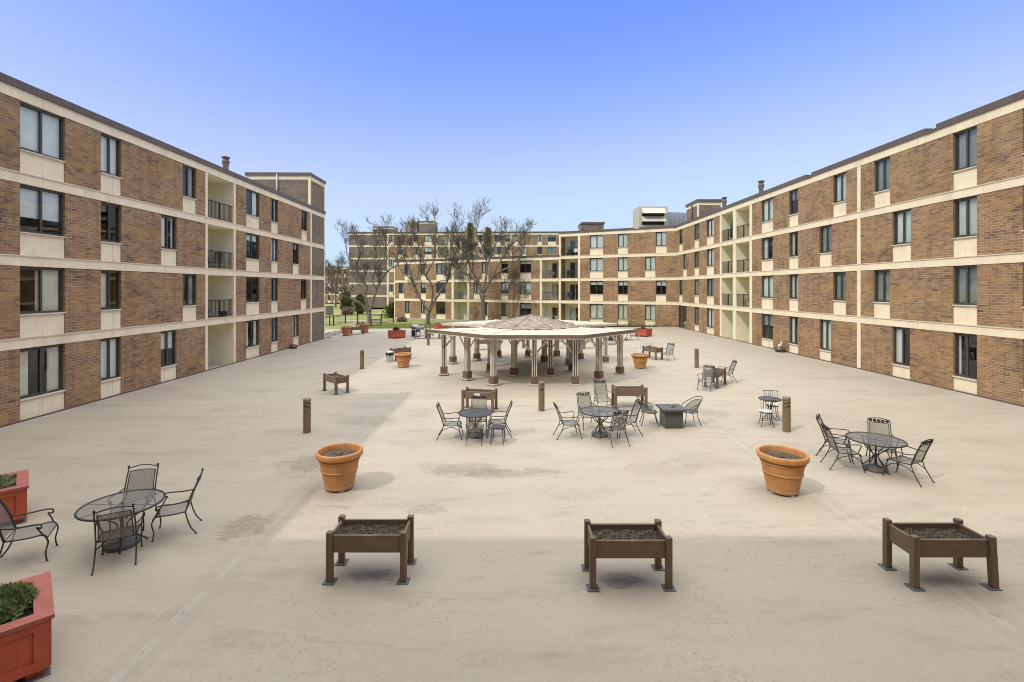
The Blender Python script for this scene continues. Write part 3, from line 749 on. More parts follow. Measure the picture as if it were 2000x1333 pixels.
# ================================================================ THINGS: gazebo
GX, GY = 1.02, 26.35
gt = thing('gazebo', 'octagonal slatted shade pavilion with a low shingled centre roof', 'gazebo', (GX, GY, gz(GX)))
AP = 4.50          # apothem of the outer ring of posts
AR = 5.25          # apothem of the roof edge
AI = 2.20          # inner ring of posts
TAN = math.tan(math.pi/8)
def rot(a): return Matrix.Rotation(a, 4, 'Z')
def gazebo_post(ap, tx, k, h, w=.115, inner=False, brace=True):
    """tx: tangential offset along side k"""
    A = rot(k*math.pi/4-math.pi/2); T = A @ Matrix.Translation((ap, tx, 0))
    p = MB(); s = .044 if not inner else .050; g = .092
    for sx in (-1, 0, 1):
        for sy in (-1, 0, 1):
            if sx == 0 and sy == 0: continue
            p.box(sx*g-s/2*.98, sx*g+s/2*.98, sy*g-s/2, sy*g+s/2, .30, h, T)
    o = p.build('post', M['gaz_post'], gt)
    k_ = MB(); k_.box(-.055, .055, -.055, .055, .30, h-.02, T); k_.build('post_core', M['gaz_base'], o)
    b = MB(); b.bbox(-.165, .165, -.165, .165, .075, .42, .012, T); b.build('base_box', M['gaz_base'], o)
    c = MB(); c.bbox(-.24, .24, -.24, .24, .0, .075, .015, T); c.build('footing', M['concrete'], o)
    if brace:
        r = MB()
        for sg in (-1, 1):
            q = T @ Matrix.Translation((0, 0, 0))
            a0 = Vector((0, sg*.10, h-.62)); a1 = Vector((0, sg*.60, h-.02)); r.tube([q @ a0, q @ a1], .045, 4)
        r.tube([T @ Vector((-.1, 0, h-.60)), T @ Vector((-.58, 0, h-.02))], .045, 4)
        r.build('brace', M['gaz_post'], o)
HB = 2.08
for k in range(8):
    if k not in (2, 6): gazebo_post(AP, 0, k, HB)
    gazebo_post(AP/math.cos(math.pi/8)*math.cos(math.pi/8), AP*TAN, k, HB)
    gazebo_post(AI, AI*TAN, k, HB, inner=True)
# beams under the slats
bm = MB()
for k in range(8):
    A = rot(k*math.pi/4-math.pi/2)
    for ap, wd in ((AP, .05), (AI, .06)):
        y = ap*TAN
        if not (ap == AP and k in (2, 6)): bm.box(ap-wd, ap+wd, -y, y, HB, HB+.14, A)
    for tx in (-.78, -.39, 0, .39, .78) if k not in (2, 6) else ():
        bm.box(AI, AR-.05, tx*2.0-.02, tx*2.0+.02, HB+.14, HB+.23, A) if abs(tx*2.0) < AI*TAN+.75 else None
    C_ = A @ rot(math.pi/8); L0 = AI/math.cos(math.pi/8); L1 = (AR-.05)/math.cos(math.pi/8)
    bm.box(L0, L1, -.03, .03, HB+.14, HB+.225, C_)
bm.build('beam', M['gaz_post'], gt)
for k in (0, 1, 3, 4, 5, 7):             # the two side bays are open to the sky
    A = rot(k*math.pi/4-math.pi/2); sl = MB(); z = HB+.232
    x = 2.30
    while x < AR-.03:
        j = rnd.uniform(-.005, .005); l = x*TAN+.035; sl.box(x, x+.052, -l, l, z+j, z+.036+j, A); x += .084
    sl.build('slat_panel', M['gaz_slat'], gt)
    f = MB(); y = AR*TAN; f.box(AR-.02, AR+.025, -y, y, HB+.125, HB+.272, A); fo = f.build('fascia', M['gaz_dark'], gt)
    e = MB(); e.box(AR-.012, AR+.012, -y+.01, y-.01, HB+.085, HB+.122, A); e.build('edge_trim', M['gaz_slat'], fo)
    e = MB(); e.box(2.4, AR-.02, -.035, .035, HB+.272, HB+.29, A); e.build('ridge_strip', M['gaz_slat'], gt)
    if k in (0, 3, 4, 7):
        C_ = A @ rot(math.pi/8); e = MB(); e.box(2.5, AR/math.cos(math.pi/8)-.03, -.045, .045, HB+.272, HB+.294, C_); e.build('ridge_strip', M['gaz_slat'], gt)
sr = MB(); RR = 2.52; apex = (0, 0, HB+.88)
ring = [(RR/math.cos(math.pi/8)*math.cos(-math.pi/2+math.pi/8+k*math.pi/4), RR/math.cos(math.pi/8)*math.sin(-math.pi/2+math.pi/8+k*math.pi/4), HB+.30) for k in range(8)]
sr.add(ring+[(x, y, z-.06) for x, y, z in ring]+[apex], [(k, (k+1) % 8, 16) for k in range(8)]+[(8+k, 8+(k+1) % 8, (k+1) % 8, k) for k in range(8)]+[tuple(range(15, 7, -1))])
cr = sr.build('shingle_roof', M['shingle'], gt)
hp = MB()
for k in range(8): hp.tube([ring[k], apex], .035, 5)
hp.build('hip_cap', M['shingle'], cr)

# ================================================================ THINGS: raised planter tables
def make_planter(tag_label=False, L=1.2, W=.6):
    t = thing('planter_table', 'raised planter', 'planter'); hx, hy = L/2, W/2; lw = .09
    for sx in (-1, 1):
        for sy in (-1, 1):
            x, y = sx*(hx-lw/2), sy*(hy-lw/2)
            l = MB(); l.bbox(x-lw/2, x+lw/2, y-lw/2, y+lw/2, .012, .755, .006); lo_ = l.build('leg', M['plank_leg'], t)
            p = MB(); p.bbox(x-.088, x+.088, y-.088, y+.088, 0, .014, .003); p.build('foot_pad', M['pad'], lo_)
    for sy in (-1, 1):
        b = MB(); y = sy*(hy-.055); b.bbox(-hx+lw, hx-lw, y-.019, y+.019, .44, .70, .005); b.build('side_board', M['plank'], t)
    for sx in (-1, 1):
        b = MB(); x = sx*(hx-.055); b.bbox(x-.019, x+.019, -hy+lw, hy-lw, .44, .70, .005); b.build('side_board', M['plank'], t)
    so_ = MB(); nu, nv = 48, 24; r2 = random.Random(3)
    hs = [[.615+r2.uniform(-.016, .020)+.015*math.sin(i*.4)*math.sin(j*.5) for i in range(nu+1)] for j in range(nv+1)]
    so_.grid(lambda a, b: (-hx+.07+(L-.14)*a, -hy+.07+(W-.14)*b, hs[round(b*nv)][round(a*nu)]), nu, nv, False)
    so_.box(-hx+.07, hx-.07, -hy+.07, hy-.07, .46, .56)
    so_.build('soil', M['soil'], t)
    return t
pl = Placer(make_planter())
PG = 'raised planters on the terrace'
def pput(x, y, ang, label): return pl.put(x, y, (math.cos(R(ang)+math.pi/2), math.sin(R(ang)+math.pi/2)), label, PG)
pput(-2.19, 7.47, 0, 'brown raised planter in the near shade with a leaning clay pot behind it')
pput(1.74, 7.27, 0, 'brown raised planter in the near shade with dark soil spilt below, middle of three')
oC = pput(6.43, 7.24, 0, 'brown raised planter in the near right corner with a splayed chipped leg')
pput(-7.62, 20.72, -44, 'brown raised planter standing at an angle beyond the shaded bollard on the left')
oE = pput(-1.18, 17.45, -12.6, 'brown raised planter with a white card on its front, behind the small dark table')
pput(4.36, 17.8, 0, 'brown raised planter behind the table with leafy topped chairs, before the pavilion')
pput(9.13, 21.5, 50, 'brown raised planter turned sideways with a dark chair at either side')
oH = pput(8.75, 29.8, 116, 'brown raised planter with dry stalks standing up from it, behind the right hand pot')
pput(-7.0, 30.1, 51, 'brown raised planter half hidden by a pot and a pale bin')
pput(-15.3, 47.4, 25, 'brown raised planter between two clay pots near the lawn')
pput(-2.1, 34.8, 4, 'brown raised planter seen through the posts of the pavilion')
def card(root, x, y, z, w_, h_):
    c = MB(); c.box(x-w_/2, x+w_/2, y-.004, y-.0005, z-h_/2, z+h_/2); c.build('card', M['label'], root)
card(oE, -.02, -.2642, .60, .22, .09)
card(oH, -.2, .0, .0, .0, .0) if False else None
# dry plants in the far right planter
dp = MB(); r2 = random.Random(11)
for i in range(14):
    x, y = r2.uniform(-.45, .45), r2.uniform(-.2, .2); h = r2.uniform(.12, .42); dx, dy = r2.uniform(-.08, .08), r2.uniform(-.08, .08)
    dp.tube([(x, y, 0), (x+dx*.5, y+dy*.5, h*.6), (x+dx, y+dy, h)], [.007, .006, .004], 4)
    for q in range(5):
        a = r2.uniform(0, 6.28); s_ = r2.uniform(.02, .045); c = Vector((x+dx, y+dy, h*r2.uniform(.8, 1.05)))
        dp.add([c, c+Vector((math.cos(a)*s_, math.sin(a)*s_, .01)), c+Vector((math.cos(a+.8)*s_, math.sin(a+.8)*s_, .03))], [(0, 1, 2)])
tag(dp.build('dry_plant', M['drystalk'], None, (8.75, 29.8, gz(8.75)+.60), R(116)), 'brittle brown flower stalks left in a far raised planter', 'plant')
# peeling patch and tilted leg of the near right planter
for ch in oC.children:
    if ch.name.startswith('leg') and ch.data.vertices[0].co.x > .3 and ch.data.vertices[0].co.y < 0:
        ch['label'] = 'splayed leg with chipped paint'
        ch.data = ch.data.copy()
        for v in ch.data.vertices: v.co.x += .045*(1-min(1, v.co.z/.75))

# ================================================================ THINGS: clay pots
def make_pot(mat, filled=True):
    t = thing('flower_pot', 'pot', 'flower pot')
    b = MB()
    b.lathe([(.0, .03), (.30, .03), (.315, .05), (.322, .09), (.316, .100), (.316, .101), (.378, .388), (.3785, .390), (.395, .394), (.399, .402), (.399, .416), (.395, .424), (.386, .428), (.386, .430), (.424, .598), (.4245, .600), (.440, .604), (.443, .612), (.443, .628), (.439, .636), (.428, .640), (.428, .68)], 64)
    o = b.build('pot_body', M[mat], t)
    r = MB()
    r.lathe([(.427, .668), (.427, .669), (.478, .672), (.492, .684), (.499, .705), (.500, .750), (.494, .780), (.478, .795), (.462, .797), (.450, .788), (.440, .768), (.432, .70), (.42, .62), (.41, .58)], 64)
    r.build('rim', M[mat], t)
    s = MB(); r3 = random.Random(5); n = 40
    prof = [(0.001, .690), (.1, .695), (.2, .70), (.3, .692), (.37, .682), (.428, .672)]
    vs = []; 
    for (rr, z) in prof:
        for k in range(n): a = 2*math.pi*k/n; vs.append((rr*math.cos(a), rr*math.sin(a), z+r3.uniform(-.012, .012)))
    s.add(vs, [(i*n+k, i*n+(k+1) % n, (i+1)*n+(k+1) % n, (i+1)*n+k) for i in range(len(prof)-1) for k in range(n)])
    s.build('soil', M['soil'], t)
    for k in range(4):
        a = k*math.pi/2+.5; f = MB(); f.bbox(.25*math.cos(a)-.05, .25*math.cos(a)+.05, .25*math.sin(a)-.05, .25*math.sin(a)+.05, 0, .03, .006); f.build('pot_foot', M['concrete'], t)
    return t
pp = Placer(make_pot('terracotta')); PGP = 'clay pots on the terrace'
q_ = pp.put(-3.83, 10.64, (0, 1), 'large orange clay pot of dry soil left of centre, just beyond a raised planter', PGP); q_.scale = (1, 1, 1.07)
q_ = pp.put(5.82, 10.30, (.3, 1), 'large orange clay pot of dry soil beside the right hand dining set', PGP); q_.scale = (1, 1, 1.07)
x, y = G(785.5, 719); pp.put(x, y+.3, (.7, 1), 'orange clay pot with a pale bin at its back, left of the pavilion', PGP, .98)
x, y = G(1253, 721); pp.put(x, y+.3, (-.2, 1), 'orange clay pot between the pavilion and the planter with stalks', PGP, .96)
pr = Placer(make_pot('terracotta_dark'))
pr.put(-15.9, 46.0, (0, 1), 'reddish clay pot with dry twigs nearest the end of the shaded wing', PGP, 1.08)
pr.put(-15.1, 49.0, (0.3, 1), 'reddish clay pot with dry twigs behind a small raised planter by the lawn', PGP, 1.12)
for (x, y, lb) in ((-15.9, 46.0, 'short dry twigs in the red pot nearest the shaded wing'), (-15.1, 49.0, 'pale dry twigs in the red pot by the lawn')):
    d = MB()
    for i in range(60):
        a = r2.uniform(0, 6.28); q = r2.uniform(0, .36); h = r2.uniform(.1, .34)
        d.tube([(q*math.cos(a), q*math.sin(a), 0), (q*1.2*math.cos(a)+r2.uniform(-.05, .05), q*1.2*math.sin(a), h)], [.006, .003], 3)
    tag(d.build('dry_plant', M['drystalk'], None, (x, y, gz(x)+.68)), lb, 'plant')

# ================================================================ THINGS: red boxes
def make_box(S=1.2, H=.70):
    t = thing('planter_box', 'red box', 'planter box'); h = S/2
    for k in range(4):
        A = rot(k*math.pi/2); p = MB(); y = -h+.05
        p.box(-h+.05, h-.05, y, y+.03, .10, H-.05, A)
        q = y-.025
        p.box(-h+.05, -h+.17, q, y, .10, H-.05, A); p.box(h-.17, h-.05, q, y, .10, H-.05, A)
        p.box(-h+.17, h-.17, q, y, .10, .20, A); p.box(-h+.17, h-.17, q, y, H-.14, H-.05, A)
        p.box(-.03, .03, q+.008, y, .20, H-.14, A) if k % 2 == 0 else p.box(-.03, .03, q+.008, y, .20, H-.14, A)
        for xx in (-.30, .30): p.box(xx-.004, xx+.004, y-.004, y, .20, H-.14, A)
        p.build('side_panel', M['red'], t)
        r = MB(); r.add([A @ Vector(v) for v in ((-h, -h, H), (h, -h, H), (h-.17, -h+.17, H), (-h+.17, -h+.17, H), (-h, -h, H-.045), (h, -h, H-.045), (h-.17, -h+.17, H-.045), (-h+.17, -h+.17, H-.045))],
                [(0, 1, 2, 3), (7, 6, 5, 4), (0, 4, 5, 1), (1, 5, 6, 2), (2, 6, 7, 3), (3, 7, 4, 0)]); r.build('rim_board', M['red_worn'], t)
        f = MB(); f.box(-h+.09, -h+.24, -h+.09, -h+.24, .015, .10, A); fo = f.build('foot', M['red'], t)
        g = MB(); g.box(-h+.03, -h+.30, -h+.03, -h+.30, 0, .015, A); g.build('foot_pad', M['pad'], fo)
    s = MB(); r3 = random.Random(9)
    hs = [[.58+r3.uniform(-.015, .02) for i in range(31)] for j in range(31)]
    s.grid(lambda a, b: (-h+.09+(S-.18)*a, -h+.09+(S-.18)*b, hs[round(b*30)][round(a*30)]), 30, 30, False); s.build('soil', M['soil'], t)
    return t
rb = Placer(make_box()); RG = 'red planter boxes'
f45 = (1, 1.02)
REDS = [(-6.11, 5.50, 'red wooden planter box in the near left corner, nearest the viewer', 1.0),
        (-10.08, 9.14, 'red wooden planter box at the left edge behind the mesh lounge chair', 1.0),
        (-10.5, 43.6, 'small looking red planter box with a round dark bush, before the lawn', 1.0),
        (12.0, 43.7, 'red planter box near the sunlit wing, right of the pavilion', 1.0),
        (-7.5, 51.0, 'red planter box at the lawn edge beside the grills', 1.0),
        (9.1, 51.0, 'red planter box behind the pavilion roof by the angled wing', 1.0)]
for x, y, lb, s in REDS: rb.put(x, y, f45, lb, RG, s)

def bush(name, mat, rx, ry, rz, n, leaf, seed, lift=.15, spread=.6):
    """a bush of many needle sprigs with gaps between its clumps"""
    r3 = random.Random(seed); mb = MB()
    lobes = [(r3.uniform(-.55, .55), r3.uniform(-.55, .55), r3.uniform(.0, .45), r3.uniform(.38, .62)) for _ in range(14)]
    for i in range(n):
        lx, ly, lz, lr = r3.choice(lobes)
        a = r3.uniform(0, 6.283); e = math.acos(r3.uniform(-.25, 1)); rr = lr*(r3.random()**.35)
        c = Vector(((lx+rr*math.sin(e)*math.cos(a))*rx, (ly+rr*math.sin(e)*math.sin(a))*ry, max(.02, (lz+rr*math.cos(e)))*rz))
        d = Vector((math.sin(e)*math.cos(a), math.sin(e)*math.sin(a), math.cos(e)+.5)).normalized()
        for q in range(6):
            dd = (d+Vector((r3.uniform(-spread, spread), r3.uniform(-spread, spread), r3.uniform(-spread, spread)))).normalized()
            s = dd.orthogonal().normalized()*leaf*.16; l = leaf*r3.uniform(.6, 1.15)
            mb.add([c-s, c+s, c+dd*l], [(0, 1, 2)])
    return mb
b1 = bush('shrub', 'juniper', .44, .44, .34, 5200, .045, 3)
o = b1.build('evergreen_shrub', M['juniper'], None, (-6.11, 5.50, gz(-6.2)+.58)); tag(o, 'feathery green yew filling the nearest red box', 'shrub', 'shrubs in red boxes')
def bcopy(o, x, y, z, label, s=1.0, mat=None, rz=1.0, grp='shrubs in red boxes'):
    c = o.copy(); COL.objects.link(c); c.location = (x, y, z); c.scale = (s, s, s*.9); c.rotation_euler = (0, 0, rz)
    if mat: c.data = c.data.copy(); c.data.materials[0] = mat
    c['label'] = label; c['group'] = grp; return c
bcopy(o, -10.1, 9.1, gz(-10)+.58, 'feathery green yew in the red box at the left edge', 1.0, None, 2.0)
b2 = bush('shrub', 'darkleaf', .34, .34, .42, 1500, .05, 8, spread=.9)
o2 = b2.build('evergreen_shrub', M['darkleaf'], None, (-10.5, 43.6, gz(-10.5)+.60)); tag(o2, 'round dark clipped bush in the red box before the lawn', 'shrub', 'shrubs in red boxes')
bcopy(o2, 12.0, 43.7, gz(12)+.56, 'low dark bush in the red box near the sunlit wing', .9)
bcopy(o2, -7.9, 51.2, gz(-8)+.58, 'small dark bush in the red box beside the grills', .7)
bcopy(o2, 9.0, 51.0, gz(9)+.50, 'small dark bush in the red box behind the pavilion roof', .5)

# ================================================================ THINGS: bollards
def make_bollard():
    t = thing('bollard', 'bollard', 'bollard'); r = .112
    b = MB(); b.lathe([(r, 0), (r, .74)], 28); b.lathe([(r, .955), (r, 1.035), (r-.012, 1.048), (0, 1.052)], 28)
    for i in range(5):
        z = .745+i*.042; b.lathe([(r-.03, z), (r, z+.004), (r, z+.026), (r-.03, z+.030)], 28)
    b.build('post', M['bollard'], t)
    c = MB(); c.lathe([(r-.028, .74), (r-.028, .955)], 20); c.build('louvre_core', M['groove'], t)
    return t
bo = Placer(make_bollard()); BG = 'bollards on the terrace'
for (px, py, lb) in ((597, 847, 'brown louvred bollard standing alone in the left shade'), (706, 721.5, 'brown louvred bollard at the edge of the left shade, near the pale bin'),
                     (1058, 804, 'brown louvred bollard in front of the pavilion'), (1362, 719, 'brown louvred bollard before the sunlit balconies'),
                     (1540, 845, 'tallest looking bollard, beside the small bistro table'), (836, 675, 'brown bollard peeking past the left corner of the pavilion roof'),
                     (1022.7, 681, 'brown bollard behind the middle posts of the pavilion'), (1140.5, 682, 'brown bollard behind the right posts of the pavilion')):
    x, y = G(px, py); bo.put(x, y+.1, (0, 1), lb, BG)

# ================================================================ THINGS: tables
def make_table(D, H, top, base='disc', slots=False):
    t = thing('patio_table', 'table', 'table'); r = D/2
    a = MB(); n = 56
    a.add([(0, 0, H)]+[(r*math.cos(2*math.pi*k/n), r*math.sin(2*math.pi*k/n), H) for k in range(n)], [(0, 1+k, 1+(k+1) % n) for k in range(n)])
    o = a.build('tabletop', M[top], t)
    b = MB(); b.tube([(r*math.cos(2*math.pi*k/n), r*math.sin(2*math.pi*k/n), H-.004) for k in range(n)], .017, 6, True)
    for k in range(6):
        an = k*math.pi/3; b.tube([(.05*math.cos(an), .05*math.sin(an), H-.018), (r*math.cos(an), r*math.sin(an), H-.014)], .008, 4)
    b.build('rim', M['iron'], o)
    l = MB()
    for k in range(4):
        an = k*math.pi/2+.6; c, s = math.cos(an), math.sin(an)
        pts = smooth_path([(r*.62*c, r*.62*s, H-.02), (r*.48*c, r*.48*s, H-.16), (.09*c, .09*s, H*.56), (.075*c, .075*s, H*.42), (.2*c, .2*s, H*.20), (r*.60*c, r*.60*s, .012)], 5)
        m = MB(); m.tube(pts, .012, 6); m.build('leg', M['iron'], t)
    p = MB(); p.tube([(0, 0, .02), (0, 0, .40)], .028, 10); p.tube([(0, 0, .40), (0, 0, H+.02)], .019, 8); p.build('umbrella_sleeve', M['iron'], t)
    g = MB(); R0 = D*.21; g.lathe([(R0*1.0, 0), (R0, .055), (R0*.93, .07), (.06, .085), (.045, .16), (.03, .17)], 36); 
    g.build('umbrella_base', M['firepit'], t)
    return t
T1 = Placer(make_table(1.20, .715, 'mesh')); T3 = Placer(make_table(1.17, .735, 'mesh_dense')); T2 = Placer(make_table(1.0, .72, 'mesh_dark'))
TG = 'round dining tables on the terrace'
T1.put(-6.76, 8.30, (0, 1), 'round see-through mesh table in the near left shade with a heavy oval looking base', TG)
T2.put(-1.09, 14.25, (0, 1), 'small round solid dark table in front of the planter with a white card', TG)
T3.put(2.62, 14.27, (0, 1), 'round mesh table among leafy topped chairs left of the fire table', TG)
T3.put(8.72, 11.48, (.4, 1), 'large round mesh table of the right hand dining set', TG)

# ================================================================ THINGS: wrought iron chairs
def mesh_panel(pts_l, pts_r, name, mat, parent, crown=.0):
    mb = MB(); n = len(pts_l)
    mb.grid(lambda a, b: tuple(Vector(pts_l[round(b*(n-1))]).lerp(Vector(pts_r[round(b*(n-1))]), a)+Vector((0, -crown*math.sin(math.pi*a), 0))), 6, n-1)
    return mb.build(name, M[mat], parent)
def foot(mb, p, r=.02): mb.lathe([(r, p[2]), (r*.8, p[2]+.012), (.008, p[2]+.02)], 8, (p[0], p[1]), close_bot=True)
def make_chair(kind, mesh='mesh', iron='iron'):
    t = thing('patio_chair', 'chair', 'chair'); I = M[iron]; tr = .0115
    side = lambda s, p: (s*p[0], p[1], p[2])
    if kind == 'A': back = [(.235, -.22, .42), (.235, -.255, .52), (.235, -.30, .66), (.232, -.355, .80), (.23, -.40, .90), (.225, -.425, .985)]
    else: back = [(.255, -.22, .41), (.255, -.25, .52), (.25, -.29, .66), (.248, -.345, .80), (.245, -.395, .90), (.243, -.415, .975)]
    fr = MB(); up = {}
    for s in (-1, 1):
        up[s] = smooth_path([side(s, p) for p in back], 4); fr.tube(up[s], tr, 6)
        q = [(p[0]-s*.035, p[1], p[2]) for p in up[s] if p[2] < .90]; fr.tube(q, tr*.8, 5)
    seatp = [(-.22, .42), (-.1, .41), (.05, .405), (.17, .415), (.23, .405), (.265, .36)]
    for s in (-1, 1): fr.tube([(s*.25, y, z) for y, z in seatp], tr, 6)
    fr.tube([(-.25, .265, .36), (.25, .265, .36)], tr*.8, 5); fr.tube([(-.25, -.22, .42), (.25, -.22, .42)], tr*.8, 5)
    # side arches below the seat
    for s in (-1, 1):
        if kind == 'A': fr.tube(smooth_path([(s*.265, .285, .10), (s*.255, .22, .27), (s*.25, .05, .36), (s*.25, -.12, .34), (s*.25, -.27, .26), (s*.255, -.345, .14)], 5), tr*.85, 5)
        else: fr.tube([(s*.25, .2, .26), (s*.25, -.235, .26)], tr*.7, 5) if False else None
    f = fr.build('frame', I, t)
    mesh_panel([(-.245, y, z) for y, z in seatp], [(.245, y, z) for y, z in seatp], 'seat', mesh, t)
    pb = [p for p in back if p[2] < .91]
    lp_ = smooth_path([(-(p[0]-.035), p[1], p[2]+.02 if i == 0 else p[2]) for i, p in enumerate(pb)], 3); rp_ = [Vector((-p.x, p.y, p.z)) for p in lp_]
    mesh_panel(lp_, rp_, 'backrest', mesh, t, .03)
    cr = MB()
    if kind == 'A':      # leafy scroll band between two rails
        top = smooth_path([(-.225, -.425, .975), (-.12, -.44, 1.0), (0, -.445, 1.01), (.12, -.44, 1.0), (.225, -.425, .975)], 4); cr.tube(top, tr, 6)
        cr.tube(smooth_path([(-.2, -.405, .895), (0, -.43, .90), (.2, -.405, .895)], 5), tr*.8, 5)
        for i, cx in enumerate((-.17, -.085, 0, .085, .17)):
            cz, cy = .945, -.425; ring_ = [(cx+.030*math.cos(a*.7), cy, cz+.030*math.sin(a*.7)) for a in range(9)]; cr.tube(ring_, .010, 4, True)
            cr.add([(cx-.035, cy, cz-.035), (cx+.01, cy, cz-.01), (cx+.04, cy, cz+.045), (cx-.01, cy, cz+.015)], [(0, 1, 2, 3)])
            cr.add([(cx+.035, cy, cz-.04), (cx+.012, cy, cz+.01), (cx-.03, cy, cz+.045), (cx-.005, cy, cz-.005)], [(0, 1, 2, 3)])
    else:
        cr.tube(smooth_path([(-.245, -.405, .955), (-.12, -.418, .985), (0, -.43, 1.0), (.12, -.418, .985), (.245, -.405, .955)], 4), tr*.85, 5)
        cr.tube(smooth_path([(-.21, -.393, .90), (0, -.42, .912), (.21, -.393, .90)], 5), tr*.7, 5)
        for s in (-1, 1): cr.lathe([(.018, .975), (.021, .99), (.012, 1.005), (0, 1.01)], 8, (s*.243, -.415))
    cr.build('crest', I, t)
    for s in (-1, 1):
        a = MB()
        if kind == 'A': a.tube(smooth_path([(s*.238, -.30, .665), (s*.285, -.16, .635), (s*.31, .02, .645), (s*.312, .17, .655), (s*.30, .225, .625), (s*.275, .20, .52), (s*.258, .17, .415)], 5), tr, 6)
        else: a.tube(smooth_path([(s*.252, -.27, .625), (s*.29, -.1, .605), (s*.305, .1, .615), (s*.305, .20, .60), (s*.30, .20, .54), (s*.285, .15, .56), (s*.28, .19, .48), (s*.258, .22, .41)], 5), tr, 6)
        a.build('armrest', I, t)
        l = MB()
        if kind == 'A': P_ = smooth_path([(s*.25, .2, .42), (s*.262, .245, .30), (s*.268, .275, .14), (s*.275, .315, 0.008)], 5)
        else: P_ = smooth_path([(s*.255, .22, .42), (s*.262, .275, .30), (s*.258, .245, .14), (s*.262, .262, 0.008)], 5)
        l.tube(P_, tr, 6); foot(l, (P_[-1].x, P_[-1].y, 0)); l.build('leg', I, t)
        l = MB()
        if kind == 'A': P_ = smooth_path([(s*.238, -.22, .44), (s*.245, -.26, .30), (s*.252, -.345, .14), (s*.262, -.425, 0.008)], 5)
        else: P_ = smooth_path([(s*.255, -.22, .42), (s*.258, -.255, .27), (s*.262, -.31, .12), (s*.268, -.39, 0.008)], 5)
        l.tube(P_, tr, 6); foot(l, (P_[-1].x, P_[-1].y, 0)); l.build('leg', I, t)
    return t
A = Placer(make_chair('A')); B = Placer(make_chair('B'))
CG = 'wrought iron armchairs on the terrace'
B.put(-7.10, 8.98, (.28, -.96), 'thin framed mesh armchair behind the near left table, facing the viewer', CG)
B.put(-6.19, 8.76, (-.90, -.42), 'thin framed mesh armchair to the right of the near left table, seen side on', CG)
B.put(-6.48, 7.90, (-.5, .86), 'thin framed mesh armchair pushed under the near left table, its back to the viewer', CG)
B.put(-7.98, 7.92, (.86, .52), 'low mesh armchair between the two red boxes at the left edge', CG, 1.05)
A.put(-1.78, 14.22, (1, .02), 'dark mesh armchair left of the small solid dark table', CG)
A.put(-.44, 14.40, (-1, -.05), 'dark mesh armchair right of the small solid dark table, behind a side stool', CG)
A.put(-1.05, 14.86, (0, -1), 'dark mesh armchair behind the small solid dark table', CG)
B.put(-1.07, 13.72, (.0, 1), 'low backed iron chair tucked in front of the small solid dark table', CG, .82)
A.put(1.70, 14.22, (1, .12), 'leafy topped armchair at the left of the middle mesh table', CG)
A.put(2.42, 15.22, (.22, -1), 'leafy topped armchair behind the middle mesh table', CG)
A.put(3.42, 14.40, (-.97, -.15), 'leafy topped armchair at the right of the middle mesh table, near the fire table', CG)
A.put(2.90, 13.64, (-.28, 1), 'leafy topped armchair in front of the middle mesh table, its back to the viewer', CG)
A.put(3.28, 17.25, (.1, -1), 'leafy topped armchair standing beside the raised planter before the pavilion', CG)
A.put(8.42, 12.40, (.72, -.62), 'leafy topped armchair at the far left of the right hand dining set', CG)
A.put(8.10, 11.66, (.97, -.2), 'leafy topped armchair at the near left of the right hand dining set, seen side on', CG)
A.put(9.22, 11.95, (-.5, -.85), 'leafy topped armchair behind the right hand dining table', CG)
A.put(9.02, 10.98, (-.42, .9), 'leafy topped armchair nearest the viewer at the right hand dining table', CG)
A.put(8.36, 20.6, (-.62, -.78), 'dark armchair left of the sideways raised planter', CG)
A.put(9.95, 22.3, (-1, .05), 'dark armchair right of the sideways raised planter, seen side on', CG)
A.put(9.45, 29.1, (-.75, -.65), 'grey armchair right of the raised planter with stalks', CG)
PA = Placer(make_chair('B', 'mesh_pale', 'pale_frame'))
PA.put(8.2, 30.5, (-.8, -.6), 'pale armchair left of the raised planter with stalks, behind the clay pot', 'pale armchairs')
PA.put(3.55, 35.6, (.05, 1), 'pale grey armchair behind the pavilion, left of its twin', 'pale armchairs')
PA.put(5.75, 35.5, (.1, 1), 'pale blue grey armchair seen between the right posts of the pavilion', 'pale armchairs')
# dark lounge and table sets far behind the pavilion
T2.put(9.6, 40.4, (0, 1), 'dark round table far behind the pavilion, left of the right red box', TG)
A.put(9.0, 40.3, (1, 0), 'dark armchair at the far round table, on its left', CG)
A.put(10.3, 40.5, (-1, 0), 'dark armchair at the far round table, on its right', CG)
T2.put(-6.5, 42.9, (0, 1), 'dark round table behind the left of the pavilion, near the grills', TG)
A.put(-7.3, 42.8, (1, 0), 'dark armchair at the table near the grills', CG)
t = thing('lounge_chair', 'dark round backed lounge chair seen behind the right posts of the pavilion', 'chair', (7.75, 37.6, gz(7.75)), R(20))
a = MB(); a.grid(lambda u_, v_: ((.42-.10*v_)*math.sin((u_-.5)*2.2), -.30+.1*v_*-1.6-(math.cos((u_-.5)*2.2)-1)*.3, .30+.62*v_*(1-.5*abs(u_-.5)**2*2)), 12, 6); a.build('backrest', M['resin'], t)
a = MB(); a.lathe([(.42, .30), (.43, .34), (.40, .36), (0, .35)], 20); a.build('seat', M['resin'], t)
for k in range(4):
    an = k*math.pi/2+.7; a = MB(); a.tube([(.1*math.cos(an), .1*math.sin(an), .3), (.4*math.cos(an), .4*math.sin(an), .02)], .02, 6); a.build('leg', M['iron'], t)

